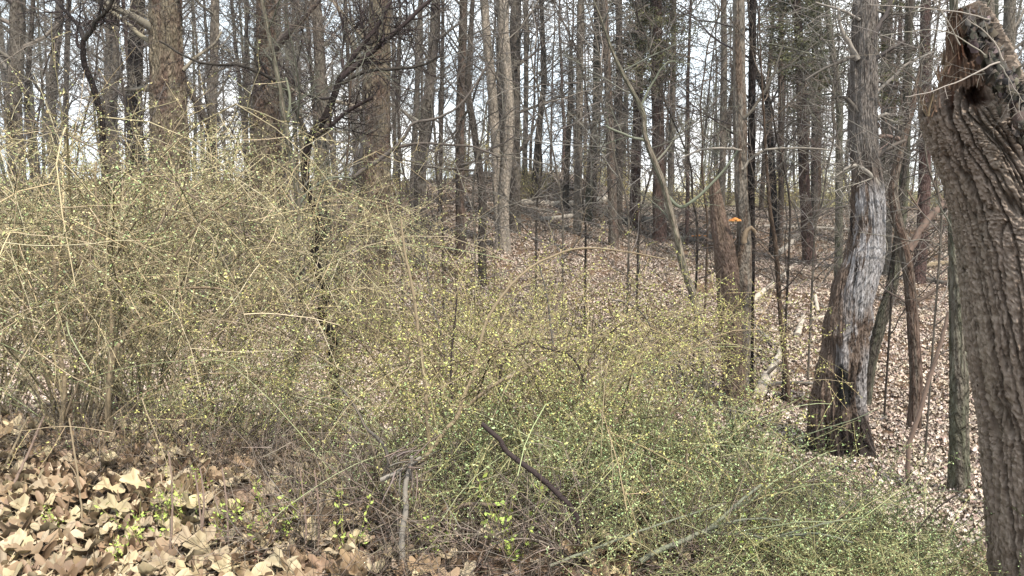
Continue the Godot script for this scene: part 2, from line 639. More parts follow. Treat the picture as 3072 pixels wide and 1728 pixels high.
# ---------------------------------------------------------------- dead leaves
func dead_leaf(mb: Mesher, size: float, lobes: int, col: Color, at_: Vector3, turn: Basis, curl: float, fine: bool) -> void:
	# outline of a lobed leaf round its stalk, bent along the midrib and at the lobes
	var start := mb.v.size()
	var k := lobes * 6 if fine else lobes * 3
	var ring := []
	var torn := rng.randf() * TAU
	for j in k:
		var t := float(j) / k
		var ang := TAU * t
		var r := 0.0
		if fine:
			r = 0.27 + 0.24 * pow(absf(sin(ang * lobes * 0.5 + 0.6)), 1.4) + rng.randf_range(-0.035, 0.035)
			r *= 1.0 - 0.45 * smoothstep(0.75, 1.0, cos(ang - torn))
		else:
			r = 0.42 if j % 3 == 0 else rng.randf_range(0.2, 0.36)
		ring.append(Vector2(cos(ang) * r, sin(ang) * r * 0.85))
	var phase := rng.randf() * TAU
	var bow := rng.randf_range(-1, 1) * curl
	for layer in 2:
		for j in k:
			var q: Vector2 = ring[j] * (0.5 if layer == 0 else 1.0)
			var y := bow * (q.x * q.x * 2.6) + q.y * q.y * curl * 1.8 + 0.16 * curl * sin(phase + j * TAU / k * 3.0) * (1.0 if layer else 0.3) + 0.06 * sin(phase + j * TAU * lobes / k) * (1.0 if layer else 0.5)
			mb.v.append(at_ + turn * (Vector3(q.x, y, q.y) * size))
			mb.c.append(vary(col, 0.12) * (1.0 if layer else 0.88))
	mb.v.append(at_ + turn * Vector3(0, -0.02 * size, 0))
	mb.c.append(col * 0.8)
	var mid := start + 2 * k
	for j in k:
		var j2 := (j + 1) % k
		mb.i.append_array([mid, start + j2, start + j, start + j, start + j2, start + k + j, start + j2, start + k + j2, start + k + j])
	if fine:
		var s := mb.v.size()
		for e in 2:
			var x := -0.3 if e == 0 else -0.75
			for w in 2:
				mb.v.append(at_ + turn * (Vector3(x, 0.03 + e * 0.08, 0.012 * (1 if w else -1)) * size))
				mb.c.append(col * 0.8)
		mb.i.append_array([s, s + 1, s + 2, s + 1, s + 3, s + 2])


func leaf_colour() -> Color:
	var t := rng.randf()
	if t < 0.36:
		return vary(Color(0.235, 0.165, 0.108), 0.25)
	if t < 0.54:
		return vary(Color(0.34, 0.275, 0.195), 0.22)
	if t < 0.8:
		return vary(Color(0.14, 0.092, 0.062), 0.3)
	return vary(Color(0.09, 0.06, 0.045), 0.4)


func far_leaf_colour() -> Color:
	var t := rng.randf()
	if t < 0.45:
		return vary(Color(0.4, 0.34, 0.285), 0.22)
	if t < 0.7:
		return vary(Color(0.53, 0.465, 0.4), 0.16)
	return vary(Color(0.19, 0.15, 0.125), 0.35)


func _ready() -> void:
	sin_p = sin(deg_to_rad(PITCH))
	cos_p = cos(deg_to_rad(PITCH))
	rng.seed = 20240
	var cam := Camera3D.new()
	cam.name = "camera"
	cam.position = Vector3(0, EYE, 0)
	cam.rotation_degrees = Vector3(-PITCH, 0, 0)
	cam.fov = rad_to_deg(2.0 * atan(288.0 / F))
	cam.near = 0.05
	cam.far = 900.0
	add_child(cam)
	cam.current = true

	materials()
	var env := Environment.new()
	env.background_mode = Environment.BG_SKY
	var sky := Sky.new()
	var pan := PanoramaSkyMaterial.new()
	pan.panorama = cloud_sky()
	sky.sky_material = pan
	env.sky = sky
	env.background_energy_multiplier = 0.75
	env.tonemap_mode = Environment.TONE_MAPPER_LINEAR
	env.tonemap_exposure = 2.6
	env.fog_enabled = true
	env.fog_density = 0.0004
	env.fog_light_color = Color(0.86, 0.9, 0.92)
	env.sdfgi_enabled = true
	env.ssao_enabled = true
	env.ssil_enabled = true
	var we := WorldEnvironment.new()
	we.name = "environment"
	we.environment = env
	add_child(we)
	var sun := DirectionalLight3D.new()
	sun.name = "sun"
	sun.rotation_degrees = Vector3(-54, 32, 0)
	sun.light_energy = 1.05
	sun.light_color = Color(1.0, 0.96, 0.9)
	sun.light_angular_distance = 0.6
	sun.shadow_enabled = true
	add_child(sun)

	terrain()
	near_trees()
	mid_trees()
	bare_saplings()
	ridge_trees()
	far_wood()
	fallen_wood()
	brush()
	stems()
	litter()
	seedlings()


func cloud_sky() -> ImageTexture:
	var w := 512
	var h := 256
	var im := Image.create(w, h, false, Image.FORMAT_RGBF)
	var n := FastNoiseLite.new()
	n.seed = 77
	n.fractal_octaves = 5
	n.frequency = 1.6
	for y in h:
		var el := PI * (0.5 - (y + 0.5) / h)
		for x in w:
			var az := TAU * (x + 0.5) / w
			var p := Vector3(cos(el) * cos(az), sin(el) * 2.0, cos(el) * sin(az))
			var f := smoothstep(-0.28, 0.22, n.get_noise_3dv(p))
			var c := Color(0.86, 0.98, 1.08).lerp(Color(1.14, 1.15, 1.15), f)
			if el < 0.0:
				c = Color(0.3, 0.27, 0.23)
			im.set_pixel(x, y, c)
	return ImageTexture.create_from_image(im)


# ---------------------------------------------------------------- the setting
func terrain() -> void:
	var mb := Mesher.new()
	var us := []
	var u := -8.0
	while u < 430.0:
		us.append(u)
		u += 0.12 if u < 9.0 and u > 2.0 else 0.25 if u < 26.0 else 0.6 if u < 60.0 else u * 0.05
	var cols := 170
	for k in us.size():
		for j in cols + 1:
			var s := float(j) / cols * 2.0 - 1.0
			var x: float = (s * 0.55 + s * absf(s) * 0.45) * (14.0 + maxf(us[k], 0) * 1.5)
			var z: float = -us[k]
			mb.v.append(Vector3(x, ground(x, z), z))
			var f := clampf(noise.get_noise_2d(x * 0.6 + 50.0, z * 0.6) * 1.5 + 0.5, 0, 1)
			var c := Color(0.19, 0.16, 0.135).lerp(Color(0.3, 0.255, 0.22), f)
			if us[k] > 52.0:
				c = c.lerp(Color(0.24, 0.24, 0.13), smoothstep(52.0, 75.0, us[k]))
			mb.c.append(c)
			mb.uv.append(Vector2(x, z) * 0.7)
	for k in us.size() - 1:
		for j in cols:
			var q := k * (cols + 1) + j
			mb.i.append_array([q, q + cols + 1, q + 1, q + 1, q + cols + 1, q + cols + 2])
	mb.smooth()
	if mb.n[0].y < 0:
		for k in mb.n.size():
			mb.n[k] = -mb.n[k]
	var o := part("ground", mb.mesh(), M.ground, self)
	o.set_meta("label", "leaf-covered woodland floor falling into a hollow and rising to a ridge")
	o.set_meta("kind", "structure")


func litter() -> void:
	rng.seed = 501
	var floor_ := get_node("ground")
	# single big leaves nearest the camera
	var kinds := []
	for k in 26:
		var mb := Mesher.new()
		dead_leaf(mb, 1.0, [5, 4, 5, 3][k % 4], leaf_colour(), Vector3.ZERO, Basis(), rng.randf_range(0.2, 0.75), true)
		mb.smooth()
		kinds.append(mb.mesh())
	var made := 0
	while made < 300:
		var u := rng.randf_range(2.75, 4.6)
		var x := rng.randf_range(-0.76 * u, -0.2 * u) if rng.randf() < 0.92 else rng.randf_range(-0.2 * u, 0.3 * u)
		if u > 4.1 and rng.randf() < 0.4:
			continue
		var o := part("leaf", kinds[rng.randi() % 26], M.dry, floor_)
		o.transform = Transform3D(leaf_turn(x, -u, 0.4).scaled(Vector3.ONE * rng.randf_range(0.07, 0.16)), Vector3(x, ground(x, -u) + rng.randf_range(0.005, 0.045), -u))
		made += 1
	# the leaves under and between them, and all over the slopes
	var near_ := Mesher.new()
	cluster(near_, 8, 0.1, 0.2, true)
	scatter(floor_, "leaf_litter", near_, 2200, 2.2, 5.6, false)
	var far_ := Mesher.new()
	cluster(far_, 13, 0.085, 0.3, false)
	scatter(floor_, "hillside_leaf_litter", far_, 34000, 5.0, 44.0, true)


func cluster(mb: Mesher, count: int, size: float, radius: float, near_: bool) -> void:
	for k in count:
		var q := Vector3(rng.randf_range(-1, 1) * radius, rng.randf_range(0.0, 0.03), rng.randf_range(-1, 1) * radius)
		var b := Basis.from_euler(Vector3(rng.randf_range(-0.55, 0.55), rng.randf() * TAU, rng.randf_range(-0.55, 0.55)))
		dead_leaf(mb, size * rng.randf_range(0.7, 1.35), 5 if near_ else 3, leaf_colour() if near_ else far_leaf_colour(), q, b, rng.randf_range(0.3, 0.9), near_)
	mb.smooth()


func leaf_turn(x: float, z: float, tilt: float) -> Basis:
	var up := slope(x, z)
	up = (up + Vector3(rng.randf_range(-1, 1), 0, rng.randf_range(-1, 1)) * tilt).normalized()
	var a := up.cross(Vector3(rng.randf_range(-1, 1), 0.1, rng.randf_range(-1, 1))).normalized()
	return Basis(a, up, a.cross(up))


func scatter(parent: Node3D, called: String, mb: Mesher, count: int, u0: float, u1: float, wide: bool) -> void:
	var mm := MultiMesh.new()
	mm.transform_format = MultiMesh.TRANSFORM_3D
	mm.use_colors = true
	mm.mesh = mb.mesh()
	mm.instance_count = count
	for k in count:
		var u := u0 + (u1 - u0) * (pow(rng.randf(), 1.15) if wide else rng.randf())
		var x := rng.randf_range(-0.85, 0.85) * (u + 0.5)
		if not wide:
			x = rng.randf_range(-0.85 * u, 0.7 * u if rng.randf() < 0.1 else -0.16 * u)
		var s := rng.randf_range(0.75, 1.25) * (1.0 if u < 20.0 else 1.0 + (u - 20.0) * 0.03)
		mm.set_instance_transform(k, Transform3D(leaf_turn(x, -u, 0.2).scaled(Vector3.ONE * s), Vector3(x, ground(x, -u) + 0.01, -u)))
		var t := rng.randf_range(0.65, 1.15) * (1.0 - 0.4 * smoothstep(19.0, 29.0, u))
		mm.set_instance_color(k, Color(t, t * rng.randf_range(0.95, 1.02), t * rng.randf_range(0.9, 1.05)))
	var o := MultiMeshInstance3D.new()
	o.name = called
	o.multimesh = mm
	o.material_override = M.dry
	o.set_meta("kind", "stuff")
	parent.add_child(o, true)


# ---------------------------------------------------------------- the big things close by
func near_trees() -> void:
	broken_trunk()
	charred_snag()
	# split cedar snag: two columns of bare fibrous wood and its dark neighbour
	var c := tree("cedar_snag", "split brown fibrous cedar snag, orange bracket fungus near its broken fork", "tree", "brown", 0.0, [[714, 178, 7], [716, 200, 11], [721, 232, 17], [726, 262, 21], [729, 300, 22], [732, 350, 20], [737, 405, 22]],
		{"up": 0.0, "style": "strip", "amp": 0.022, "limbs": 0, "sides": 64, "ds": 0.03, "flare": 0.15, "tone2": "red"})
	var deep := -c.position.z
	var mb := PackedVector3Array()
	var rr := PackedFloat32Array()
	for a in [[740, 402, 14], [741, 350, 17], [742, 300, 18], [743, 260, 17], [744, 225, 12], [741, 190, 12], [740, 120, 12], [739, 60, 11], [739, -40, 10], [738, -160, 7]]:
		mb.append(at(a[0], a[1], deep + 0.08) - c.position)
		rr.append(a[2] * deep / F * 0.5)
	part("trunk", trunk_mesh(mb, rr, 48, 0.035, 0.016, TONE.grey, TONE.brown, 0.1, "strip"), M.wood, c)
	drawn_limb(c, [[744, 243, 6], [746, 233, 6], [751, 228, 5], [756, 233, 3]], deep - 0.15, c.position, TONE.tan, 0, "broken_limb")
	drawn_limb(c, [[741, 120, 4], [752, 110, 3], [771, 80, 2.5], [783, 45, 1.5]], deep, c.position, TONE.dark, 6)
	drawn_limb(c, [[741, 150, 3], [722, 148, 2.4], [700, 150, 2], [682, 158, 1.4]], deep, c.position, TONE.grey, 6)
	drawn_limb(c, [[742, 170, 3], [760, 152, 2.6], [790, 148, 2], [830, 150, 1.2]], deep, c.position, TONE.grey, 6)
	fungus("bracket_fungus", "orange bracket fungus on the split cedar snag beside its fork", at(735, 220, deep - 0.2), 0.15)
	log_on_ground("fallen_log", "short dark rotten log with orange fungus on it, left of the cedar snag", "dark", [[684, 243, 6], [698, 241, 7], [716, 242, 6]], "", 1)
	var spot := hit(699, 241)
	fungus("bracket_fungus", "smaller orange bracket fungus on the short rotten log left of the cedar snag", spot + Vector3(0, 0.2, 0.12), 13.0 * -spot.z / F)
	tree("dark_tree", "dark straight trunk pressed against the right side of the cedar snag", "tree", "black", deep + 0.5, [[753, -5, 6], [752, 80, 7], [751, 190, 8], [750, 300, 9], [748, 380, 10]], {"low": 3.0, "limbs": 7})
	# leaning lichen-covered sapling
	tree("leaning_sapling", "long curving lichen-mottled sapling leaning up and leftward beside the cedar snag", "tree", "green", 0.0,
		[[590, -10, 2], [602, 22, 2.6], [613, 53, 3.4], [626, 80, 4], [643, 113, 5], [646, 139, 5.5], [663, 185, 6.5], [676, 235, 7], [685, 272, 7.5], [694, 298, 8], [701, 345, 8.5], [706, 390, 9], [712, 440, 10]],
		{"up": 1.0, "limbs": 5, "low": 2.0, "tone2": "pale", "reach": 0.6, "drawn": [[[664, 190, 4], [680, 207, 3.5], [700, 195, 3], [722, 172, 2.6], [738, 150, 1.8]], [[645, 140, 3], [625, 135, 2.4], [606, 126, 2]], [[640, 108, 2.4], [652, 84, 2], [668, 62, 1.5], [690, 64, 1]]]})
	tree("thin_sapling", "thin straight brownish sapling on the slope between the cedar snag and charred snag", "tree", "brown", 0.0,
		[[764, 120, 2.4], [767, 170, 3.4], [770, 210, 4], [775, 240, 4.4], [778, 275, 4.8], [781, 320, 5.2], [786, 370, 5.6], [790, 407, 6]], {"up": 2.0, "limbs": 6, "low": 1.5, "reach": 0.4})
	tree("forked_tree", "reddish forked trunk right of the charred snag with a limb slanting to the right", "tree", "red", 0.0,
		[[912, 108, 6], [903, 140, 7], [896, 170, 8], [893, 192, 8.5], [899, 228, 10], [907, 262, 11], [911, 300, 11], [914, 345, 11.5], [916, 385, 12], [914, 432, 13]],
		{"up": 0.6, "limbs": 3, "low": 1.2, "reach": 0.5, "tone2": "grey", "drawn": [[[909, 250, 8], [918, 235, 7], [928, 220, 6.5], [939, 208, 6], [950, 199, 6]], [[902, 140, 5], [890, 137, 4.5], [878, 136, 3]]]})
	tree("leaning_tree", "dark mossy trunk leaning right behind the charred snag", "tree", "dark", 0.0,
		[[909, 20, 7], [907, 100, 8], [904, 180, 9], [899, 240, 10], [892, 285, 11], [881, 322, 12], [870, 365, 12], [863, 405, 14]], {"tone2": "green", "limbs": 6, "low": 2.2, "reach": 0.6})
	tree("shaggy_tree", "grey-green shaggy-barked young tree just left of the big broken trunk", "tree", "green", 0.0,
		[[953, -20, 7], [954, 60, 8], [954, 150, 9], [954, 218, 11], [957, 298, 14], [959, 384, 17], [959, 440, 18], [960, 496, 20]], {"tone2": "grey", "limbs": 4, "low": 2.0, "reach": 0.5, "amp": 0.012, "sides": 32})
	stick("leaning_stick", "thin dark dead pole leaning between the forked tree and shaggy-barked tree", "branch", "red", 8.3, 8.3, [[909, 446, 5], [919, 415, 4.6], [928, 383, 4.4], [940, 345, 4], [949, 312, 3.4]])


func fungus(called: String, label: String, p: Vector3, w: float) -> void:
	var mb := Mesher.new()
	for k in 3:
		var at_ := mb.v.size()
		var q := Vector3((k - 1) * w * 0.28, k % 2 * 0.02 - 0.01, 0)
		for ring in 5:
			for j in 13:
				var a := PI * j / 12.0
				var r: float = [0.02, 0.7, 1.0, 0.9, 0.02][ring] * w * (0.36 + 0.06 * sin(j * 1.7 + k))
				mb.v.append(q + Vector3(cos(a) * r, [0.03, 0.02, 0.0, -0.012, -0.02][ring], sin(a) * r * 0.7))
				mb.c.append(vary(Color(0.4, 0.165, 0.05), 0.25) if ring < 3 else Color(0.62, 0.42, 0.2))
		for ring in 4:
			for j in 12:
				var s := at_ + ring * 13 + j
				mb.i.append_array([s, s + 13, s + 1, s + 1, s + 13, s + 14])
	mb.smooth()
	var o := part(numbered(called), mb.mesh(), M.twig, self)
	o.position = p
	tag(o, label, "fungus")


func broken_trunk() -> void:
	rng.seed = 900
	var deep := 3.05
	var p := PackedVector3Array()
	var r := PackedFloat32Array()
	for a in [[1086, 670, 146], [1076, 576, 138], [1066, 463, 132], [1059, 410, 128], [1047, 351, 123], [1038, 285, 117], [1028, 232, 110], [1016, 192, 101], [996, 146, 90], [983, 120, 86], [973, 98, 79], [970, 70, 58], [963, 36, 42], [955, 10, 24]]:
		p.append(at(a[0], a[1], deep))
		r.append(a[2] * deep / F * 0.5)
	var gy := minf(ground(p[0].x, p[0].z), p[0].y) - 0.4
	p.insert(0, Vector3(p[0].x + 0.03, gy, p[0].z))
	r.insert(0, r[0] * 1.12)
	var base := p[0]
	for k in p.size():
		p[k] -= base
	var root := thing("broken_tree", "huge brown ridged trunk at the right edge, its top snapped off and hollow", "tree", base)
	var long := 0.0
	for k in p.size() - 1:
		long += p[k].distance_to(p[k + 1])
	var sides := 340
	var rings := int(long / 0.0085)
	var a := Vector3(1, 0, 0)
	var mb := Mesher.new()
	var shoulder := (at(928, 98, deep) - base).y
	var top := p[-1].y
	for k in rings + 1:
		var t := float(k) / rings
		var q := spline(p, t)
		var axis := (spline(p, minf(t + 0.02, 1)) - spline(p, maxf(t - 0.02, 0))).normalized()
		a = (a - axis * a.dot(axis)).normalized()
		var b := axis.cross(a)
		var rad := rspline(r, t)
		var s := t * long
		for j in sides + 1:
			var ang := TAU * (j % sides) / sides
			var cx := cos(ang)      # +1 to the right of the picture
			var sz := sin(ang)      # b: towards or away from the camera
			var y := q.y
			# bark: a slanting net of furrows between long crumbling ridges
			var bx := cx * 0.33
			var bz := sz * 0.33
			var warp := 0.05 * noise.get_noise_3d(bx * 3.0, s * 1.6, bz * 3.0)
			var tilt := s * 0.16
			var wob := ang + 0.05 * noise.get_noise_3d(bx * 5.0, s * 4.0, bz * 5.0)
			var g1 := wob + 0.26 * s
			var g2 := wob - 0.16 * s
			var na := plain.get_noise_3d(cos(g1) * 4.6, s * 0.9, sin(g1) * 4.6)
			var nb := plain.get_noise_3d(cos(g2) * 4.2 + 20.0, s * 1.3, sin(g2) * 4.2)
			var furrow := minf(smoothstep(0.0, 0.2, absf(na)), 0.35 + 0.65 * smoothstep(0.0, 0.12, absf(nb)))
			var n2 := noise.get_noise_3d(bx * 9.0 + 30.0, s * 17.0, bz * 9.0)
			var crack := smoothstep(0.0, 0.1, absf(n2))
			var crumb := noise.get_noise_3d(bx * 62.0, s * 60.0, bz * 62.0)
			var ridge := furrow * (0.78 + 0.22 * crack)
			var bark := ridge * 0.036 + crumb * 0.009 * (0.35 + ridge)
			var jag := 0.07 * noise.get_noise_3d(cx * 2.4, 3.0, sz * 2.4) + 0.05 * noise.get_noise_3d(cx * 9.0, 9.0, sz * 9.0)
			# where the bark ends: low on the left and front, high on the right and behind
			var limit := shoulder + jag + smoothstep(0.45, 0.9, cx) * (top - shoulder) * 1.1
			var bare := smoothstep(limit - 0.012, limit + 0.012, y)
			var fibre := ridged.get_noise_3d(cx * 6.0, s * 0.9, sz * 6.0)
			var rr := rad + lerpf(bark, -0.035 + fibre * 0.012, bare)
			var col := Color(0.11, 0.088, 0.074).lerp(Color(0.37, 0.315, 0.275), ridge * (0.7 + 0.6 * crumb))
			var patch := clampf(noise.get_noise_3d(cx * 1.0 + 7.0, s * 0.9, sz * 1.0) * 1.5 + 0.3, 0, 1)
			col = col.lerp(Color(0.22, 0.2, 0.165), patch * 0.4)
			var woodc := Color(0.1, 0.066, 0.052).lerp(Color(0.2, 0.138, 0.102), clampf(fibre * 0.6 + 0.4, 0, 1))
			woodc = woodc.lerp(Color(0.09, 0.045, 0.03), smoothstep(0.1, 0.5, noise.get_noise_3d(cx * 2.2, s * 3.0, sz * 2.2)))
			col = col.lerp(woodc, bare)
			# the rotted hollow on the face and a second one lower down
			var where := base + q + (a * cx + b * sz) * rad
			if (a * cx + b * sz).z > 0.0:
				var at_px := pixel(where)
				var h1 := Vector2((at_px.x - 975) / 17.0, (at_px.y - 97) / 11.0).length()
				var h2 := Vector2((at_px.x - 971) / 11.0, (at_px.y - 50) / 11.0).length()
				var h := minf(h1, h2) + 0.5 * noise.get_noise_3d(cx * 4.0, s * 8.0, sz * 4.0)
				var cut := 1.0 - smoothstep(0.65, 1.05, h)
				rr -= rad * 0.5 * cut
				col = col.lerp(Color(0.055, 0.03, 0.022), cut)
			rr = maxf(rr, 0.01)
			mb.v.append(q + (a * cx + b * sz) * rr)
			mb.c.append(col)
	for k in rings:
		for j in sides:
			var q := k * (sides + 1) + j
			mb.i.append_array([q, q + sides + 1, q + 1, q + 1, q + sides + 1, q + sides + 2])
	mb.smooth()
	for k in rings + 1:
		var q := k * (sides + 1)
		var nn := (mb.n[q] + mb.n[q + sides]).normalized()
		mb.n[q] = nn
		mb.n[q + sides] = nn
	part("trunk", mb.mesh(), M.rough_bark, root)
	# loose plates of bark on the right of the break, splinters at the left shoulder
	var fl := Mesher.new()
	for k in 420:
		var t := rng.randf()
		var c := at(lerpf(968, 1030, t) + rng.randf_range(-7, 14), lerpf(16, 135, t) + rng.randf_range(-12, 16), deep - rng.randf_range(0.12, 0.24)) - base
		plate(fl, c, rng.randf_range(0.014, 0.042), vary(Color(0.075, 0.066, 0.06), 0.55))
	part("bark_flakes", fl.mesh(), M.twig, root, true)
	var sp := Mesher.new()
	for k in 60:
		var t := rng.randf()
		var c := at(lerpf(926, 946, t) + rng.randf_range(-3, 3), lerpf(112, 60, t * t) + rng.randf_range(-4, 14), deep - rng.randf_range(-0.1, 0.16)) - base
		sp.tube(wander(c, Vector3(rng.randf_range(-0.5, 0.3), 1, rng.randf_range(-0.2, 0.5)), rng.randf_range(0.03, 0.11), 3, 0.2, 0), rng.randf_range(0.003, 0.008), 0.001, 4, vary(Color(0.16, 0.115, 0.085), 0.4))
	part("splinters", sp.mesh(), M.twig, root, true)
	# pale dead twigs caught on the break
	for v in [[[1000, 62, 2.04], [985, 68, 1.63], [962, 80, 1.36], [930, 92, 1.09], [905, 97, 0.68]], [[990, 20, 1.63], [960, 12, 1.36], [920, 8, 1.09], [870, 5, 0.68]], [[1003, 60, 2.04], [996, 45, 1.63], [985, 32, 1.36], [968, 20, 0.82]], [[985, 55, 1.36], [955, 35, 1.09], [925, 30, 0.95], [880, 36, 0.68]], [[1000, 64, 1.36], [1012, 84, 1.16], [1022, 100, 0.82], [1040, 112, 0.68]], [[960, 45, 1.36], [948, 22, 1.09], [930, -5, 0.82]]]:
		drawn_limb(root, v, deep - 0.3, base, Color(0.23, 0.21, 0.185), 6, "dead_twig")


func plate(mb: Mesher, c: Vector3, size: float, col: Color) -> void:
	var b := Basis.from_euler(Vector3(rng.randf_range(-0.6, 0.6), rng.randf_range(-0.7, 0.7), rng.randf_range(0.3, 1.1)))
	var at_ := mb.v.size()
	var w := rng.randf_range(0.35, 0.6)
	for k in 4:
		for j in 3:
			var q := Vector3((j - 1) * w * (1.0 - 0.3 * absf(k - 1.5)), (k - 1.5) * 0.5, -0.3 * (j - 1) * (j - 1) * w + 0.08 * k * k) + Vector3(rng.randf_range(-1, 1), rng.randf_range(-1, 1), rng.randf_range(-1, 1)) * 0.17
			mb.v.append(c + b * q * size)
			mb.n.append(b * Vector3((j - 1) * 0.6, 0, 1).normalized())
			mb.c.append(col)
	for k in 3:
		for j in 2:
			var q := at_ + k * 3 + j
			mb.i.append_array([q, q + 3, q + 1, q + 1, q + 3, q + 4])


func charred_snag() -> void:
	rng.seed = 77
	var foot := hit(852, 452)
	var deep := -foot.z
	var p := PackedVector3Array()
	var r := PackedFloat32Array()
	for a in [[843, 452, 50], [838, 415, 46], [840, 385, 42], [845, 350, 40], [848, 325, 40], [853, 295, 38], [862, 262, 33], [867, 235, 30], [868, 205, 30], [866, 170, 26], [863, 130, 25], [863, 90, 24], [864, 50, 22], [865, 10, 21], [866, -40, 19], [868, -110, 14], [872, -170, 5]]:
		p.append(at(a[0], a[1], deep))
		r.append(a[2] * deep / F * 0.5)
	var base := p[0]
	for k in p.size():
		p[k] -= base
	p[0].y -= 0.12
	var root := thing("charred_snag", "silver and black charred dead trunk with a kinked, stripped stem", "tree", base)
	var long := 0.0
	for k in p.size() - 1:
		long += p[k].distance_to(p[k + 1])
	var sides := 220
	var rings := int(long / 0.017)
	var mb := Mesher.new()
	var a := Vector3(1, 0, 0)
	for k in rings + 1:
		var t := float(k) / rings
		var s := t * long
		var q := spline(p, t)
		var axis := (spline(p, minf(t + 0.01, 1)) - spline(p, maxf(t - 0.01, 0))).normalized()
		a = (a - axis * a.dot(axis)).normalized()
		var b := axis.cross(a)
		var rad := rspline(r, t)
		var low := clampf(1.0 - s / 2.4, 0, 1)
		for j in sides + 1:
			var ang := TAU * (j % sides) / sides
			var cx := cos(ang)
			var sz := sin(ang)
			var tw := ang + s * 0.25
			var g := ridged.get_noise_3d(cos(tw) * 1.4, s * 0.3, sin(tw) * 1.4)
			var g2 := ridged.get_noise_3d(cos(tw) * 5.0, s * 0.8, sin(tw) * 5.0 + 20.0)
			var g3 := ridged.get_noise_3d(cos(tw) * 13.0, s * 1.1, sin(tw) * 13.0 + 60.0)
			var rr := rad * (1.0 + 0.22 * g * (0.35 + low) + 0.06 * g2 + 0.025 * g3 + 0.2 * noise.get_noise_3d(cx * 0.8, s * 1.0, sz * 0.8 + 4.0))
			rr *= 1.0 + 0.32 * exp(-s / 0.16) * (1.0 + 0.7 * sin(ang * 5.0))
			var dir := a * cx + b * sz
			var where := base + q + dir * rad
			var px := pixel(where)
			var side := (px.x - pixel(base + q).x) / (rad * F / deep)
			var n1 := noise.get_noise_3d(cx * 1.6, s * 1.5, sz * 1.6) + 0.45 * g3
			var streak := clampf(g2 * 0.7 + 0.5, 0, 1)
			var col := Color(0.035, 0.027, 0.024).lerp(Color(0.14, 0.107, 0.088), streak)
			var silver := clampf(smoothstep(-0.35, 0.1, side + n1 * 1.2) * smoothstep(350, 300, px.y + n1 * 60.0) * smoothstep(170, 200, px.y), 0, 1)
			silver = maxf(silver, smoothstep(0.4, 0.2, absf(side - 0.15 + n1 * 0.6)) * smoothstep(305, 330, px.y) * smoothstep(388, 370, px.y) * 0.8)
			silver = maxf(silver, smoothstep(0.7, 0.85, side + n1 * 0.3) * smoothstep(340, 360, px.y) * smoothstep(425, 400, px.y) * 0.8)
			col = col.lerp(Color(0.33, 0.33, 0.35).lerp(Color(0.13, 0.125, 0.125), clampf(0.5 - g * 0.7, 0, 1)), silver)
			var up := smoothstep(190, 150, px.y)
			col = col.lerp(Color(0.19, 0.175, 0.165).lerp(Color(0.07, 0.06, 0.055), clampf(0.35 - g2 * 0.6 + n1, 0, 1)), up)
			var char_ := smoothstep(1.1, 0.6, Vector2((side - 0.12) / 0.55, (px.y - 382.0) / 26.0).length() + n1 * 1.1)
			char_ = maxf(char_, smoothstep(0.35, 0.15, absf(px.y - 285.0 - 60 * side) / 30.0 + n1) * smoothstep(0.3, -0.1, side) * 0.9)
			char_ = maxf(char_, smoothstep(415, 440, px.y + n1 * 30) * 0.75)
			col = col.lerp(Color(0.014, 0.013, 0.014), char_)
			mb.v.append(q + dir * rr)
			mb.c.append(col)
			mb.uv.append(Vector2(4.0 * j / sides, s * 0.35))
	for k in rings:
		for j in sides:
			var q := k * (sides + 1) + j
			mb.i.append_array([q, q + sides + 1, q + 1, q + 1, q + sides + 1, q + sides + 2])
	mb.smooth()
	for k in rings + 1:
		var q := k * (sides + 1)
		var nn := (mb.n[q] + mb.n[q + sides]).normalized()
		mb.n[q] = nn
		mb.n[q + sides] = nn
	part("trunk", mb.mesh(), M.wood, root)
	for v in [[[858, 60, 6], [850, 45, 5], [841, 28, 3.5], [838, 8, 2]], [[870, 40, 7], [880, 25, 6], [889, 8, 5], [896, -20, 3]], [[856, 55, 4], [840, 62, 3.4], [825, 68, 2.6], [805, 80, 1.6]], [[872, 62, 5], [886, 52, 4], [905, 42, 3]], [[872, 120, 5], [884, 114, 4], [892, 116, 2.4]],
			[[873, 160, 7], [882, 152, 6], [893, 146, 5], [905, 140, 3]], [[858, 112, 5], [848, 100, 4.4], [839, 96, 2.6]], [[866, 165, 7], [866, 160, 6], [861, 170, 4], [868, 185, 2]], [[872, 200, 6], [881, 190, 5], [862, 168, 4.4], [850, 167, 4], [845, 170, 3]], [[872, 95, 4], [890, 80, 3], [910, 62, 2.4], [935, 52, 1.5]], [[860, 20, 3], [842, 10, 2.4], [815, 2, 1.6]], [[872, 10, 3], [900, 14, 2.4], [940, 6, 1.4]]]:
		drawn_limb(root, v, deep - 0.1, base, [TONE.grey, TONE.grey, TONE.dark][rng.randi() % 3], 10, "broken_limb")
	# roots running out over the soil
	for v in [[[838, 440, 12], [822, 446, 8], [806, 448, 4], [795, 447, 2]], [[860, 448, 9], [868, 458, 6], [874, 464, 3]], [[848, 450, 10], [850, 460, 7], [855, 468, 3]]]:
		var w := PackedVector3Array()
		for k in v:
			w.append(hit(k[0], k[1]) - base + Vector3(0, 0.03, 0))
		var rt := Mesher.new()
		rt.tube(w, v[0][2] * deep / F * 0.5, v[-1][2] * deep / F * 0.5, 8, Color(0.045, 0.035, 0.03), 0.1)
		part("root", rt.mesh(), M.twig, root)


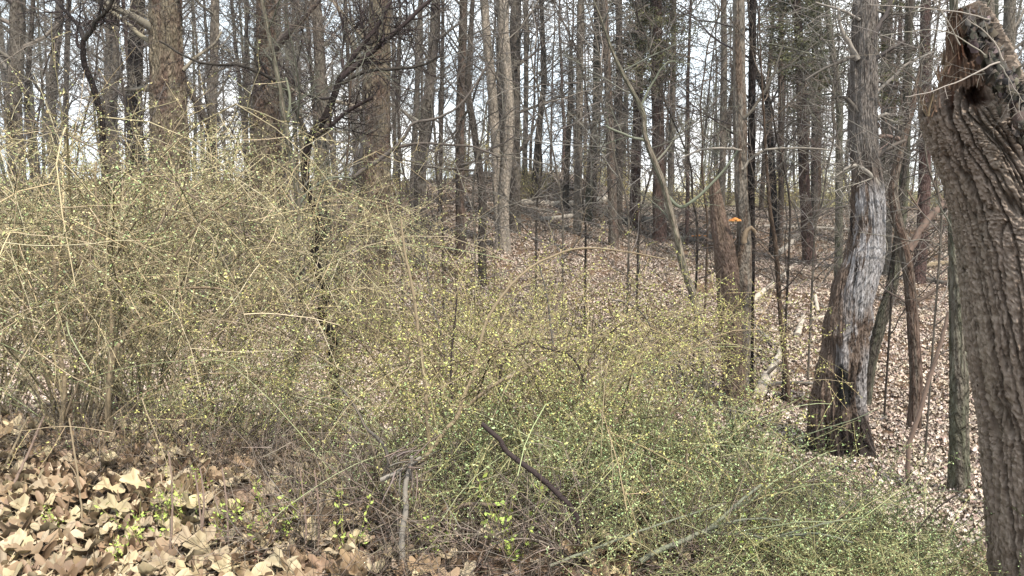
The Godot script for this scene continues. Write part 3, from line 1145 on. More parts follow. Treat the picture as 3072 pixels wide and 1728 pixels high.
func mid_trees() -> void:
	rng.seed = 4100
	# left part
	tree("grey_tree", "dark grey trunk nearest the left edge of the wood", "tree", "grey", 21.0, [[18, 0, 13], [17, 40, 13.5], [15, 80, 14], [13, 115, 15]], {"tone2": "dark", "limbs": 10, "low": 3.5})
	tree("slim_tree", "slim trunk just right of the leftmost dark grey trunk", "tree", "dark", 24.0, [[33, 0, 4], [30, 50, 4.5], [27, 100, 5]], {"limbs": 8})
	tree("grey_tree", "mid grey trunk leaning slightly right, left of the black forked sapling", "tree", "grey", 27.0, [[60, 0, 7], [57, 40, 8], [53, 80, 9], [50, 120, 9]], {"limbs": 10})
	tree("slim_tree", "slim dark trunk close left of the black forked sapling", "tree", "dark", 30.0, [[69, 0, 4.5], [67, 60, 5], [66, 130, 5]], {"limbs": 8})
	tree("forked_sapling", "black crooked sapling forked in a wide Y at the upper left", "tree", "black", 8.5, [[84, 38, 4.6], [83, 48, 5], [84, 62, 5.4], [88, 74, 5.6], [93, 86, 6], [99, 108, 6.4], [102, 130, 6.6]],
		{"up": 0.0, "limbs": 0, "sprigs": 14, "drawn": [[[84, 40, 4.6], [80, 28, 4], [72, 18, 3.6], [62, 7, 3.2], [48, -6, 2.6]], [[84, 40, 4.6], [92, 30, 4.2], [97, 20, 3.8], [108, 10, 3.6], [116, -8, 3]], [[96, 24, 2.6], [101, 8, 2.2], [104, -10, 1.6]], [[84, 52, 3], [77, 44, 2.6], [77, 32, 2], [79, 22, 1.6]]]})
	tree("grey_tree", "broad pale grey trunk between the black forked sapling and the broad furrowed oak", "tree", "grey", 26.0, [[113, 0, 12], [112, 60, 12.5], [110, 120, 13]], {"limbs": 10, "low": 3.5})
	tree("dark_tree", "dark trunk standing directly left of the broad furrowed oak", "tree", "black", 20.0, [[138, 0, 13], [136, 50, 13.5], [134, 110, 14.5]], {"limbs": 9, "low": 3.2, "tone2": "dark"})
	tree("oak_tree", "broad furrowed oak trunk with rusty patches, widest on the left", "tree", "oak", 15.5, [[166, -5, 28], [166, 40, 29], [168, 90, 32], [169, 130, 34], [170, 200, 36], [172, 280, 38]],
		{"tone2": "red", "limbs": 6, "low": 5.2, "amp": 0.03, "sides": 110, "ds": 0.03, "up": 5.0, "drawn": [[[154, 46, 5], [142, 36, 4.5], [128, 24, 4], [112, 12, 3.6], [92, -6, 3]], [[183, 70, 4], [196, 58, 3.6], [212, 46, 3], [222, 32, 2]]]})
	tree("curved_sapling", "dark sapling curving up leftward from just right of the broad furrowed oak", "tree", "dark", 17.0, [[187, 86, 5], [195, 100, 6], [203, 115, 7], [211, 133, 8]], {"limbs": 3, "up": 1.5, "reach": 0.5})
	tree("grey_tree", "pale grey twin-barked trunk between the broad oak and the red-brown trunk", "tree", "grey", 24.0, [[215, 0, 8], [214, 60, 8.5], [212, 130, 9]], {"limbs": 9, "tone2": "pale"})
	tree("slim_tree", "slim dark trunk close left of the red-brown trunk", "tree", "dark", 26.0, [[247, 0, 3.5], [246, 80, 4.5], [246, 150, 5]], {"limbs": 8})
	tree("red_brown_tree", "thick red-brown trunk left of centre, its foot behind the brush", "tree", "red", 0.0, [[266, -5, 17], [266, 40, 19], [266, 80, 22], [266, 130, 27], [265, 180, 29], [263, 230, 30], [262, 275, 31], [262, 312, 33]],
		{"tone2": "oak", "limbs": 7, "low": 4.8, "amp": 0.022, "sides": 90, "ds": 0.035, "up": 5.0})
	tree("slim_tree", "flaky grey trunk between the red-brown trunk and the knotted trunk", "tree", "grey", 21.0, [[315, 0, 8], [319, 60, 9], [323, 130, 11]], {"limbs": 9})
	# the black sapling with long reaching arms
	tree("spreading_sapling", "black spreading sapling with long arms sweeping left and up", "tree", "black", 6.2, [[341, 76, 6], [334, 96, 6.6], [325, 117, 7], [315, 130, 7.4], [309, 142, 7.6], [305, 165, 8], [307, 186, 8], [314, 210, 8.4], [320, 230, 9], [314, 250, 8.6], [318, 271, 9], [326, 292, 9], [322, 314, 9], [331, 335, 9.4], [333, 351, 10]],
		{"up": 0.0, "limbs": 0, "sprigs": 18, "drawn": [[[341, 78, 6], [355, 66, 5.4], [372, 52, 5], [394, 33, 4.4], [415, 14, 4], [436, -6, 3.4]], [[341, 78, 5.4], [352, 58, 5], [366, 40, 4.6], [380, 22, 4.2], [392, -4, 3.8]],
			[[309, 140, 5], [301, 122, 4.6], [291, 99, 4.2], [283, 86, 3.8], [273, 79, 3.6], [256, 71, 3.4], [238, 65, 3.2], [199, 62, 2.8], [159, 41, 2]],
			[[312, 138, 5], [330, 126, 4.6], [350, 110, 4], [372, 98, 3]], [[341, 84, 4], [364, 72, 3.6], [394, 69, 3.2], [420, 66, 2.6], [440, 56, 2]], [[334, 98, 3], [318, 98, 2.6], [300, 90, 2], [290, 70, 1.6]], [[345, 74, 3.6], [342, 56, 3], [344, 36, 2.6], [340, 12, 2]], [[268, 77, 2.6], [260, 60, 2.2], [248, 38, 2], [250, 10, 1.4]]]})
	tree("pale_sapling", "greenish crooked sapling standing in the brush left of the black spreading sapling", "tree", "green", 0.0, [[262, 0, 3.6], [270, 40, 4], [280, 90, 4.6], [285, 120, 5], [292, 160, 5.6], [298, 200, 6], [301, 240, 6.6], [302, 280, 7], [302, 320, 7.4], [297, 358, 7.6], [286, 390, 8], [283, 430, 9]],
		{"limbs": 4, "up": 1.0, "low": 1.8, "reach": 0.5, "tone2": "pale", "drawn": [[[299, 205, 3], [310, 190, 2.6], [330, 178, 2.2], [352, 178, 1.6]], [[286, 125, 3], [290, 100, 2.6], [286, 78, 2]]]})
	tree("knotted_tree", "thick furrowed trunk with a round knot, left of centre", "tree", "oak", 0.0, [[380, -5, 20], [379, 40, 22], [377, 80, 26], [376, 130, 27], [376, 180, 28], [374, 250, 28], [372, 340, 30]],
		{"tone2": "red", "limbs": 8, "low": 4.4, "amp": 0.022, "sides": 96, "ds": 0.035, "up": 5.0})
	tree("reaching_tree", "low dark sapling whose long arms arch across the centre", "tree", "dark", 12.5, [[352, 176, 5], [345, 200, 6], [341, 240, 7], [338, 300, 7.5]],
		{"up": 0.0, "limbs": 0, "sprigs": 16, "drawn": [[[352, 178, 5], [365, 169, 4.6], [382, 158, 4.2], [394, 148, 4], [405, 136, 3.6], [414, 123, 3.4], [441, 117, 3], [464, 101, 2.6], [488, 64, 1.8]], [[394, 148, 3], [421, 143, 2.7], [447, 145, 2.5], [474, 147, 2.3], [500, 157, 1.6]], [[352, 176, 3.4], [362, 150, 3], [364, 110, 2.2]]]})
	# centre
	tree("slim_tree", "thin wavy trunk close right of the knotted trunk", "tree", "grey", 27.0, [[421, -5, 4.5], [419, 40, 5], [417, 90, 5.5], [413, 180, 6]], {"limbs": 8})
	tree("slanting_tree", "grey trunk slanting up rightward, right of the knotted trunk", "tree", "grey", 22.0, [[436, -5, 9], [434, 40, 9.5], [430, 80, 10], [425, 130, 11], [420, 180, 12]], {"limbs": 9, "tone2": "dark"})
	tree("slim_tree", "thin straight trunk between the slanting grey trunk and the rough mid trunk", "tree", "dark", 30.0, [[443, -5, 3.4], [442, 90, 4], [440, 190, 4.4]], {"limbs": 8})
	tree("rough_tree", "rough dark trunk with a reddish foot midway between slanting and pale twin trunks", "tree", "dark", 23.0, [[464, -5, 8], [462, 60, 8.4], [460, 120, 9], [460, 190, 9.5]], {"limbs": 9, "tone2": "red"})
	tree("curved_sapling", "curved slim trunk leaning left, just left of the pale twin snag", "tree", "dark", 20.0, [[473, -5, 4], [470, 45, 5], [468, 90, 6.4], [474, 130, 7], [482, 192, 8]], {"limbs": 7})
	var tw := tree("twin_snag", "pale twin-stemmed snag with shredded bark, tallest pale stems at centre", "tree", "pale", 0.0, [[503, -5, 11], [504, 40, 10.5], [507, 80, 10.5], [509, 120, 10.5], [507, 160, 10], [504, 195, 10], [504, 225, 10], [505, 252, 11]],
		{"style": "strip", "amp": 0.02, "limbs": 2, "low": 5, "sides": 36, "ds": 0.05, "up": 3.0, "tone2": "grey"})
	var dd := -tw.position.z
	var p2 := PackedVector3Array()
	var r2 := PackedFloat32Array()
	for a in [[500, 252, 10], [499, 220, 9], [497, 180, 9], [496, 150, 9], [494, 115, 9], [491, 80, 8.5], [487, 40, 8], [484, 0, 7.5], [478, -60, 6], [474, -140, 3]]:
		p2.append(at(a[0], a[1], dd + 0.15) - tw.position)
		r2.append(a[2] * dd / F * 0.5)
	part("trunk", trunk_mesh(p2, r2, 32, 0.05, 0.02, TONE.pale, TONE.grey, 0.1, "strip"), M.wood, tw)
	tree("dark_tree", "wide dark trunk directly behind the right of the pale twin snag", "tree", "dark", 27.0, [[516, -5, 11], [515, 60, 11], [515, 130, 10.5], [515, 190, 11]], {"limbs": 10, "tone2": "grey"})
	tree("slim_tree", "thin grey trunk right of the dark trunk behind the twin snag", "tree", "grey", 33.0, [[526, -5, 5], [526, 90, 5], [524, 190, 5.6]], {"limbs": 8})
	tree("bent_tree", "slim trunk bending left at its foot by the gap of open sky", "tree", "dark", 31.0, [[541, -5, 4], [543, 40, 4.6], [544, 80, 5.6], [540, 120, 6], [536, 165, 6.4], [535, 195, 6.6]], {"limbs": 7})
	tree("dead_pole", "thin dark pole with a stub, at the right of the open sky gap", "tree", "dark", 30.0, [[571, 50, 3.4], [571, 90, 5], [569, 130, 5.4], [566, 190, 6]], {"limbs": 5, "kind": "pine", "up": 0.4})
	tree("birch_like_tree", "straight trunk with a pale right edge, right of the open sky gap", "tree", "grey", 0.0, [[581, -5, 7], [580, 60, 7], [579, 120, 7.4], [578, 180, 8], [577, 233, 8.4]], {"kind": "pine", "limbs": 34, "low": 2.2, "tone2": "pale"})
	tree("slim_pine", "slim dark dead-twigged pine right of the pale-edged trunk", "tree", "dark", 29.0, [[596, -5, 4.4], [595, 90, 4.8], [594, 190, 5.4]], {"kind": "pine", "limbs": 34, "low": 2.0})
	tree("pine_tree", "grey-brown pine with bare whorled twigs between slim pine and dark pine pair", "tree", "grey", 0.0, [[604, -5, 7], [607, 60, 7.6], [609, 110, 8], [612, 190, 9], [614, 247, 9.6]], {"kind": "pine", "limbs": 40, "low": 2.2, "tone2": "red"})
	tree("pine_tree", "dark slim pine touching the right of the grey-brown pine", "tree", "dark", 27.0, [[619, -5, 6.4], [619, 90, 7], [619, 180, 7.6]], {"kind": "pine", "limbs": 36, "low": 2.4})
	tree("pine_tree", "purplish pine trunk partly crossed by the leaning lichen-mottled sapling", "tree", "purple", 0.0, [[641, -5, 8], [639, 80, 9], [636, 160, 10], [635, 226, 11]], {"kind": "pine", "limbs": 40, "low": 2.8, "green_from": 6.2})
	tree("pine_tree", "tallest dark red pine in front of the leaning sapling, needles high up", "tree", "purple", 0.0, [[656, -5, 11], [657, 60, 11.6], [658, 120, 12], [659, 180, 12.6], [660, 240, 13.6]], {"kind": "pine", "limbs": 50, "low": 2.6, "tone2": "red", "green_from": 5.5})
	tree("slim_tree", "thin pale grey trunk right of the tallest dark red pine", "tree", "grey", 32.0, [[674, -5, 5], [673, 90, 5.4], [670, 200, 6]], {"limbs": 8})
	tree("slim_tree", "slender grey trunk just left of the cedar snag", "tree", "grey", 24.0, [[724, -5, 5.6], [724, 90, 6.4], [722, 190, 7]], {"limbs": 7, "kind": "pine"})
	tree("leaning_tree", "black slim trunk leaning left between cedar snag and red-footed trunk", "tree", "black", 25.0, [[752, 50, 4], [757, 74, 5], [763, 88, 5.6], [768, 105, 6], [771, 150, 6.4], [774, 210, 7]], {"limbs": 6})
	tree("red_footed_tree", "slim straight trunk with a reddish foot left of the purple-brown pine", "tree", "dark", 27.0, [[781, -5, 5], [781, 100, 5.4], [781, 205, 6]], {"limbs": 20, "kind": "pine", "tone2": "red"})
	tree("purple_pine", "purple-brown pine trunk standing alone on the leafy slope", "tree", "purple", 0.0, [[796, -5, 8], [799, 40, 8.4], [801, 90, 9], [803, 150, 10], [806, 210, 11], [810, 262, 12.6]], {"kind": "pine", "limbs": 44, "low": 2.6, "green_from": 5.6, "tone2": "brown"})
	tree("slim_pine", "dark slim trunk right of the purple-brown pine", "tree", "dark", 30.0, [[815, -5, 6], [815, 90, 6.4], [814, 200, 7]], {"kind": "pine", "limbs": 36, "green_from": 4.5})
	tree("lichen_tree", "lichen-grey slim trunk just left of the charred snag", "tree", "green", 0.0, [[826, -5, 5], [832, 50, 6], [839, 100, 6.6], [839, 160, 7], [839, 220, 7.6], [839, 286, 8.6]], {"limbs": 7, "low": 3.0, "tone2": "grey"})
	tree("grey_tree", "grey trunk close behind the right of the charred snag", "tree", "grey", 22.0, [[887, -5, 10], [887, 90, 11], [888, 190, 12]], {"limbs": 20, "kind": "pine", "green_from": 4.5})
	tree("dark_tree", "dark trunk between the forked tree and the shaggy-barked tree", "tree", "purple", 21.0, [[926, -5, 9], [925, 90, 10], [924, 200, 11]], {"limbs": 30, "kind": "pine"})
	tree("grey_tree", "grey trunk seen past the snapped top of the big broken trunk", "tree", "grey", 17.0, [[986, -20, 14], [987, 60, 15], [990, 180, 16]], {"limbs": 6})
	tree("grey_tree", "dark grey trunk at the upper right corner", "tree", "grey", 23.0, [[1010, -5, 10], [1008, 90, 10.6], [1008, 180, 11]], {"limbs": 8})


# slight bare saplings in front of the ridge, all thin dark twigs
func bare_saplings() -> void:
	rng.seed = 515
	for s in [[232, 16.0, 40, "dark", "between the broad oak and the red-brown trunk"], [290, 17.0, 12, "dark", "close right of the red-brown trunk"], [352, 14.0, -20, "brown", "just left of the knotted trunk"], [398, 15.0, 25, "dark", "just right of the knotted trunk"], [447, 16.0, -20, "dark", "in front of the rough dark trunk"], [478, 14.0, 30, "grey", "close left of the pale twin snag"],
			[532, 17.0, 18, "dark", "right of the pale twin snag"], [556, 15.0, -36, "grey", "in the open sky gap"], [590, 16.0, -40, "dark", "in front of the pale-edged trunk"], [624, 13.0, -50, "grey", "left of the leaning lichen-mottled sapling"], [646, 15.0, 40, "dark", "in front of the tallest dark red pine"], [688, 13.0, -60, "dark", "right of the tallest dark red pine"], [700, 17.0, 25, "brown", "left of the cedar snag"],
			[782, 12.0, -30, "dark", "in front of the red-footed trunk"], [822, 13.0, 24, "grey", "left of the charred snag, behind it"], [905, 11.0, 26, "dark", "behind the forked reddish trunk"], [938, 9.0, -40, "grey", "left of the shaggy-barked tree"], [40, 15.0, 30, "dark", "by the leftmost dark grey trunk"], [125, 14.0, -25, "dark", "in front of the dark trunk left of the broad oak"], [10, 18.0, -20, "grey", "at the very left edge"], [75, 17.0, 34, "dark", "behind the black forked sapling"], [152, 19.0, -14, "grey", "touching the left edge of the broad oak"], [205, 18.0, -40, "dark", "close right of the broad oak"], [258, 20.0, 22, "grey", "in front of the thick red-brown trunk"], [325, 18.0, -30, "dark", "right behind the black spreading sapling"], [410, 19.0, -25, "dark", "left of the slanting grey trunk"], [850, 15.0, -30, "grey", "close behind the left of the charred snag"]]:
		var p := []
		for k in 9:
			var f := k / 8.0
			p.append([s[0] + s[2] * (1 - f) * (1 - f) + 7.0 * sin(f * 5.0 + s[0]) + rng.randf_range(-3, 3), lerpf(-20.0, 230.0, f), lerpf(1.2, 2.2, f)])
		tree("bare_sapling", "thin %s leafless sapling standing %s" % [{"dark": "dark", "brown": "brownish", "grey": "greyish"}[s[3]], s[4]], "sapling", s[3], s[1], p, {"limbs": 11, "low": 1.2, "reach": 0.75, "up": 1.5, "twigs": 8, "group": "thin leafless saplings before the ridge"})


# far trees: a few kinds, copied, each a tree of its own
func ridge_trees() -> void:
	rng.seed = 6200
	var kinds := []
	for k in 9:
		var pine := k >= 6
		var root := Node3D.new()
		root.name = "kind"
		var high := rng.randf_range(13, 17)
		var p := PackedVector3Array()
		var r := PackedFloat32Array()
		var q := Vector3(0, -0.3, 0)
		var lean := Vector3(rng.randf_range(-0.08, 0.08), 0, rng.randf_range(-0.05, 0.05))
		for j in 8:
			p.append(q)
			r.append(lerpf(0.11, 0.03, j / 7.0))
			q += (Vector3(0, 1, 0) + lean + Vector3(rng.randf_range(-0.04, 0.04), 0, rng.randf_range(-0.04, 0.04))) * high / 7
		var c: Color = [TONE.grey, TONE.dark, TONE.grey, TONE.brown, TONE.dark, TONE.green, TONE.purple, TONE.dark, TONE.brown][k]
		part("trunk", trunk_mesh(p, r, 9, 0.4, 0.008, c, c.lerp(TONE.dark, 0.4), 0.3), M.bark, root)
		var cr := Mesher.new()
		for j in (80 if pine else 36):
			var t := lerpf(0.1 if pine else 0.2, 0.98, (j + rng.randf()) / (80.0 if pine else 36.0))
			var a := rng.randf() * TAU
			var out := Vector3(cos(a), rng.randf_range(-0.2, 0.25) if pine else rng.randf_range(0.35, 1.5), sin(a))
			var l := rng.randf_range(0.5, 1.7) if pine else rng.randf_range(1.2, 3.4) * (1.1 - 0.5 * t)
			var w := wander(spline(p, t), out, l, 5, 0.2, -0.1 if pine else 0.2)
			cr.tube(w, 0.016 if pine else 0.026, 0.008, 3, c.lerp(TONE.dark, 0.5))
			sprig(cr, w, 0.0135, c.lerp(TONE.dark, 0.5), 5 if pine else 9, l * 0.45, 1, 0.0 if pine else 0.15)
		part("crown", cr.mesh(), M.twig, root, true)
		kinds.append([root, pine, k])
	var spots := []
	while spots.size() < 160:
		var u := 25.0 + 50.0 * pow(rng.randf(), 0.8)
		var px := rng.randf_range(-40, 1064)
		var gap := (px > 543 and px < 566) or (px > 842 and px < 852)
		if gap and rng.randf() < 0.8:
			continue
		var pine: bool = rng.randf() < (0.15 if px < 530 else 0.6)
		spots.append([px, u, kinds[(6 + rng.randi() % 3) if pine else rng.randi() % 6]])
	spots.sort_custom(func(a, b): return a[0] < b[0])
	var marks := [[-60, "left edge of the wood"], [84, "black forked sapling"], [167, "broad furrowed oak"], [266, "thick red-brown trunk"], [376, "knotted trunk"], [430, "slanting grey trunk"], [505, "pale twin snag"], [579, "pale-edged straight trunk"], [657, "tallest dark red pine"], [738, "split cedar snag"], [801, "purple-brown pine"], [863, "charred snag"], [925, "dark trunk left of the shaggy-barked tree"], [985, "snapped top of the big broken trunk"]]
	var nth := ["first", "second", "third", "fourth", "fifth", "sixth", "seventh", "eighth", "ninth", "tenth", "eleventh", "twelfth", "thirteenth", "fourteenth", "fifteenth", "sixteenth", "seventeenth", "eighteenth", "nineteenth", "twentieth", "twenty-first", "twenty-second", "twenty-third", "twenty-fourth", "twenty-fifth", "twenty-sixth", "twenty-seventh", "twenty-eighth", "twenty-ninth", "thirtieth"]
	var looks := ["grey", "dark", "grey", "brown", "dark", "greenish", "purplish", "dark", "brown"]
	var seen := {}
	for s in spots:
		var m := 0
		for j in marks.size():
			if s[0] >= marks[j][0]:
				m = j
		var idx: int = seen.get(m, 0)
		seen[m] = idx + 1
		var pine: bool = s[2][1]
		var o: Node3D = s[2][0].duplicate()
		o.name = numbered("far_pine" if pine else "far_tree")
		add_child(o, true)
		var x: float = (s[0] - 512.0) / F * s[1]
		o.position = Vector3(x, ground(x, -s[1]), -s[1])
		o.rotation.y = rng.randf() * TAU
		var w := rng.randf_range(0.7, 1.5)
		o.scale = Vector3(w, rng.randf_range(0.85, 1.2), w)
		tag(o, "%s slim far %s %s rightward of the %s" % [nth[mini(idx, 29)], looks[s[2][2]], "pine" if pine else "tree", marks[m][1]], "tree", "slim trees on the ridge and beyond")
	for k in kinds:
		k[0].free()


func far_wood() -> void:
	rng.seed = 71
	var mb := Mesher.new()
	for t in 3:
		var x := (t - 1) * 2.2
		var q := Vector3(x, -0.5, rng.randf_range(-1, 1))
		var p := wander(q, Vector3(rng.randf_range(-0.1, 0.1), 1, 0), 12, 6, 0.03, 0)
		mb.tube(p, 0.14, 0.04, 5, Color(0.2, 0.2, 0.15))
		for k in 20:
			var j := rng.randi_range(1, 5)
			var w := wander(p[j], Vector3(rng.randf_range(-1, 1), rng.randf_range(0.2, 1.2), rng.randf_range(-1, 1)), rng.randf_range(1.5, 3), 3, 0.2, 0.2)
			mb.tube(w, 0.035, 0.015, 3, Color(0.2, 0.2, 0.15))
			sprig(mb, w, 0.025, Color(0.2, 0.2, 0.15), 5, 1.0, 0, 0.2)
	var mm := MultiMesh.new()
	mm.transform_format = MultiMesh.TRANSFORM_3D
	mm.mesh = mb.mesh()
	mm.instance_count = 80
	for k in 80:
		var u := rng.randf_range(78, 190)
		var x := rng.randf_range(-0.85, 0.85) * u
		mm.set_instance_transform(k, Transform3D(Basis(Vector3.UP, rng.randf() * TAU).scaled(Vector3.ONE * rng.randf_range(0.7, 1.2)), Vector3(x, ground(x, -u), -u)))
	var o := MultiMeshInstance3D.new()
	o.name = "distant_wood"
	o.multimesh = mm
	o.material_override = M.twig
	tag(o, "pale bare distant wood beyond the ridge", "wood", "", "stuff")
	add_child(o, true)
	# understorey just coming into leaf on and beyond the ridge
	var lf := Mesher.new()
	var tw := Mesher.new()
	for k in 26:
		var a := rng.randf() * TAU
		var w := wander(Vector3(cos(a), 0, sin(a)) * 0.15, Vector3(cos(a) * 0.6, 1, sin(a) * 0.6), rng.randf_range(1.0, 2.0), 5, 0.15, 0.05)
		tw.tube(w, 0.012, 0.005, 3, TONE.tan)
		sprig(tw, w, 0.007, TONE.tan, 7, 0.6, 0, 0.1)
		for j in 60:
			var q := w[rng.randi_range(1, 5)] + Vector3(rng.randf_range(-1, 1), rng.randf_range(-1, 1), rng.randf_range(-1, 1)) * 0.35
			var d := Vector3(rng.randf_range(-1, 1), rng.randf_range(-1, 1), rng.randf_range(-1, 1)).normalized()
			lf.kite(q, d, d.cross(Vector3(0.3, 0.8, 0.5)).normalized(), 0.055, 0.035, vary(Color(0.4, 0.36, 0.17), 0.25))
	var first := Node3D.new()
	part("twigs", tw.mesh(), M.twig, first, true)
	part("leaves", lf.mesh(), M.leaf, first, true)
	for s in [[528, 31, 1.0, "tan budding bush on the ridge right of the pale twin snag"], [536, 33, 0.9, "second tan budding bush behind the one right of the pale twin snag"], [404, 33, 1.1, "tan budding bush on the ridge right of the knotted trunk"], [440, 40, 1.3, "pale budding bush beyond the slanting grey trunk"], [236, 34, 1.4, "pale green bush far back between broad oak and red-brown trunk"], [60, 30, 1.2, "pale bush far back left of the black forked sapling"],
			[560, 52, 1.6, "pale green bush beyond the ridge under the open sky gap"], [630, 50, 1.5, "pale green bush beyond the ridge behind the purplish pine"], [690, 48, 1.5, "pale green bush beyond the ridge left of the cedar snag"], [790, 46, 1.5, "pale green bush beyond the ridge behind the purple-brown pine"], [845, 42, 1.5, "pale green bush beyond the ridge left of the charred snag"], [940, 40, 1.4, "pale green bush beyond the ridge left of the big broken trunk"], [340, 44, 1.6, "pale green bush beyond the ridge left of the knotted trunk"], [460, 37, 1.2, "tan bush on the ridge behind the rough dark trunk"], [500, 42, 1.5, "tan bush beyond the ridge behind the pale twin snag"], [585, 38, 1.0, "low tan bush on the ridge behind the pale-edged trunk"], [608, 44, 1.5, "tan bush beyond the ridge behind the grey-brown pine"], [660, 40, 1.2, "low bush on the ridge behind the tallest dark red pine"], [722, 44, 1.5, "bush beyond the ridge right behind the cedar snag's top"], [760, 40, 1.3, "bush beyond the ridge between cedar snag and purple-brown pine"], [820, 39, 1.2, "bush on the ridge right of the purple-brown pine"], [880, 38, 1.2, "bush beyond the ridge right behind the charred snag"], [905, 44, 1.4, "bush beyond the ridge behind the forked reddish trunk"], [140, 36, 1.5, "bush far back between black forked sapling and broad oak"], [200, 40, 1.6, "bush far back just right of the broad oak"], [300, 38, 1.5, "bush far back right of the thick red-brown trunk"]]:
		var b: Node3D = first.duplicate()
		b.name = numbered("budding_bush")
		add_child(b, true)
		var x: float = (s[0] - 512.0) / F * s[1]
		b.position = Vector3(x, ground(x, -s[1]) - 0.05, -s[1])
		b.rotation.y = rng.randf() * TAU
		b.scale = Vector3.ONE * s[2]
		tag(b, s[3], "bush", "budding bushes on the ridge")
	first.free()


func fallen_wood() -> void:
	rng.seed = 330
	log_on_ground("fallen_log", "long pale fallen log on the ridge between the twin snag and the pines", "pale", [[522, 205, 5], [560, 207, 7], [590, 205, 7], [609, 201, 6]])
	log_on_ground("fallen_log", "shorter pale log lying just below the long pale log on the ridge", "grey", [[540, 222, 4], [566, 219, 5], [584, 216, 4]])
	log_on_ground("fallen_log", "dark fallen log on the ridge right of the cedar snag", "dark", [[774, 240, 5], [790, 239, 5], [806, 236, 4]])
	log_on_ground("fallen_log", "long thin pale log on the ridge passing behind the purple-brown pine", "grey", [[764, 228, 3], [800, 229, 3.4], [853, 232, 3]])
	log_on_ground("fallen_branch", "pale fallen branch slanting up right of the thin straight sapling", "pale", [[775, 284, 4], [786, 275, 4], [797, 264, 2.4]])
	log_on_ground("fallen_branch", "short dark fallen branch meeting the thin sapling from the left", "brown", [[760, 266, 3], [768, 272, 3.6], [777, 278, 4]])
	log_on_ground("fallen_branch", "long brown fallen branch on the slope left of the lichen-grey trunk", "brown", [[795, 272, 3], [810, 277, 3.6], [823, 280, 4], [836, 281, 4]])
	log_on_ground("fallen_branch", "pale fallen branch slanting down to the cedar snag", "pale", [[752, 304, 4.6], [764, 293, 4.4], [776, 284, 3.6]])
	log_on_ground("fallen_branch", "short pale chunk of branch lying upright on the slope", "pale", [[797, 338, 5], [800, 328, 5], [803, 319, 4]], "", 0)
	log_on_ground("fallen_branch", "short thin pale stick pointing down the slope above the snag's kink", "pale", [[815, 297, 3], [818, 314, 3]], "", 0)
	log_on_ground("fallen_branch", "pale stick lying against the left of the charred snag", "pale", [[812, 321, 3], [822, 319, 3.4], [832, 316, 3]], "", 1)
	log_on_ground("driftwood_branch", "thick pale bleached branch propped on the slope beside the thin sapling", "pale", [[760, 396, 9], [766, 384, 8], [775, 366, 7], [783, 350, 5]])
	log_on_ground("fallen_branch", "pale root-like branch running down right of the cedar snag", "grey", [[752, 328, 6], [762, 338, 5], [776, 348, 4]])
	log_on_ground("fallen_branch", "brown stick lying at the foot of the thin straight sapling", "brown", [[770, 421, 4], [778, 413, 4], [787, 404, 3]])
	log_on_ground("fallen_log", "pale fallen log crossing behind the shaggy-barked tree", "tan", [[915, 270, 5], [930, 268, 5.6], [950, 266, 5]])
	log_on_ground("fallen_log", "pale log end showing between the charred snag and the forked tree", "tan", [[872, 267, 6], [880, 269, 6.4], [890, 270, 6]])
	log_on_ground("fallen_log", "dark fallen log below the pale log left of the broken trunk", "dark", [[926, 281, 4], [938, 284, 5], [950, 287, 5]])
	log_on_ground("fallen_log", "dark fallen log on the ridge behind the foot of the purplish pine", "dark", [[622, 223, 5], [645, 222, 6], [676, 220, 5]])
	log_on_ground("fallen_log", "brown fallen log just below the crest left of the cedar snag", "brown", [[668, 232, 4], [688, 229, 5], [712, 230, 4]])
	log_on_ground("fallen_log", "grey fallen log lying toward the camera left of the purple-brown pine", "grey", [[778, 256, 5], [788, 248, 4.6], [794, 243, 4]])
	var sticks := []
	for k in 34:
		var px := rng.randf_range(520, 945)
		sticks.append([px, rng.randf_range(215, 400) if px > 740 else rng.randf_range(208, 232)])
	sticks.sort_custom(func(p, q): return p[0] < q[0])
	var places := [[0, "rightward of the pale twin snag"], [579, "rightward of the pale-edged straight trunk"], [657, "rightward of the tallest dark red pine"], [738, "rightward of the split cedar snag"], [803, "rightward of the purple-brown pine"], [862, "rightward of the charred snag"], [914, "rightward of the forked reddish trunk"]]
	var nth := ["first", "second", "third", "fourth", "fifth", "sixth", "seventh", "eighth", "ninth", "tenth", "eleventh", "twelfth"]
	var count := {}
	for k in sticks.size():
		var px: float = sticks[k][0]
		var py: float = sticks[k][1]
		var l := rng.randf_range(10, 34)
		var a := rng.randf_range(-0.5, 0.5)
		var place := 0
		for j in places.size():
			if px >= places[j][0]:
				place = j
		var idx: int = count.get(place, 0)
		count[place] = idx + 1
		var tone: String = ["pale", "brown", "dark", "grey"][k % 4]
		log_on_ground("dead_stick", "%s thin dead %s stick lying on leaves %s" % [nth[mini(idx, 11)], tone, places[place][1]], tone, [[px, py, 1.6], [px + l * 0.5, py + l * a * 0.3, 1.8], [px + l, py + l * a * 0.5, 1.0]], "dead sticks scattered on the leafy slope", 1)


# ---------------------------------------------------------------- the brush
const TAN := Color(0.31, 0.265, 0.175)
const OLIVE := Color(0.22, 0.18, 0.115)


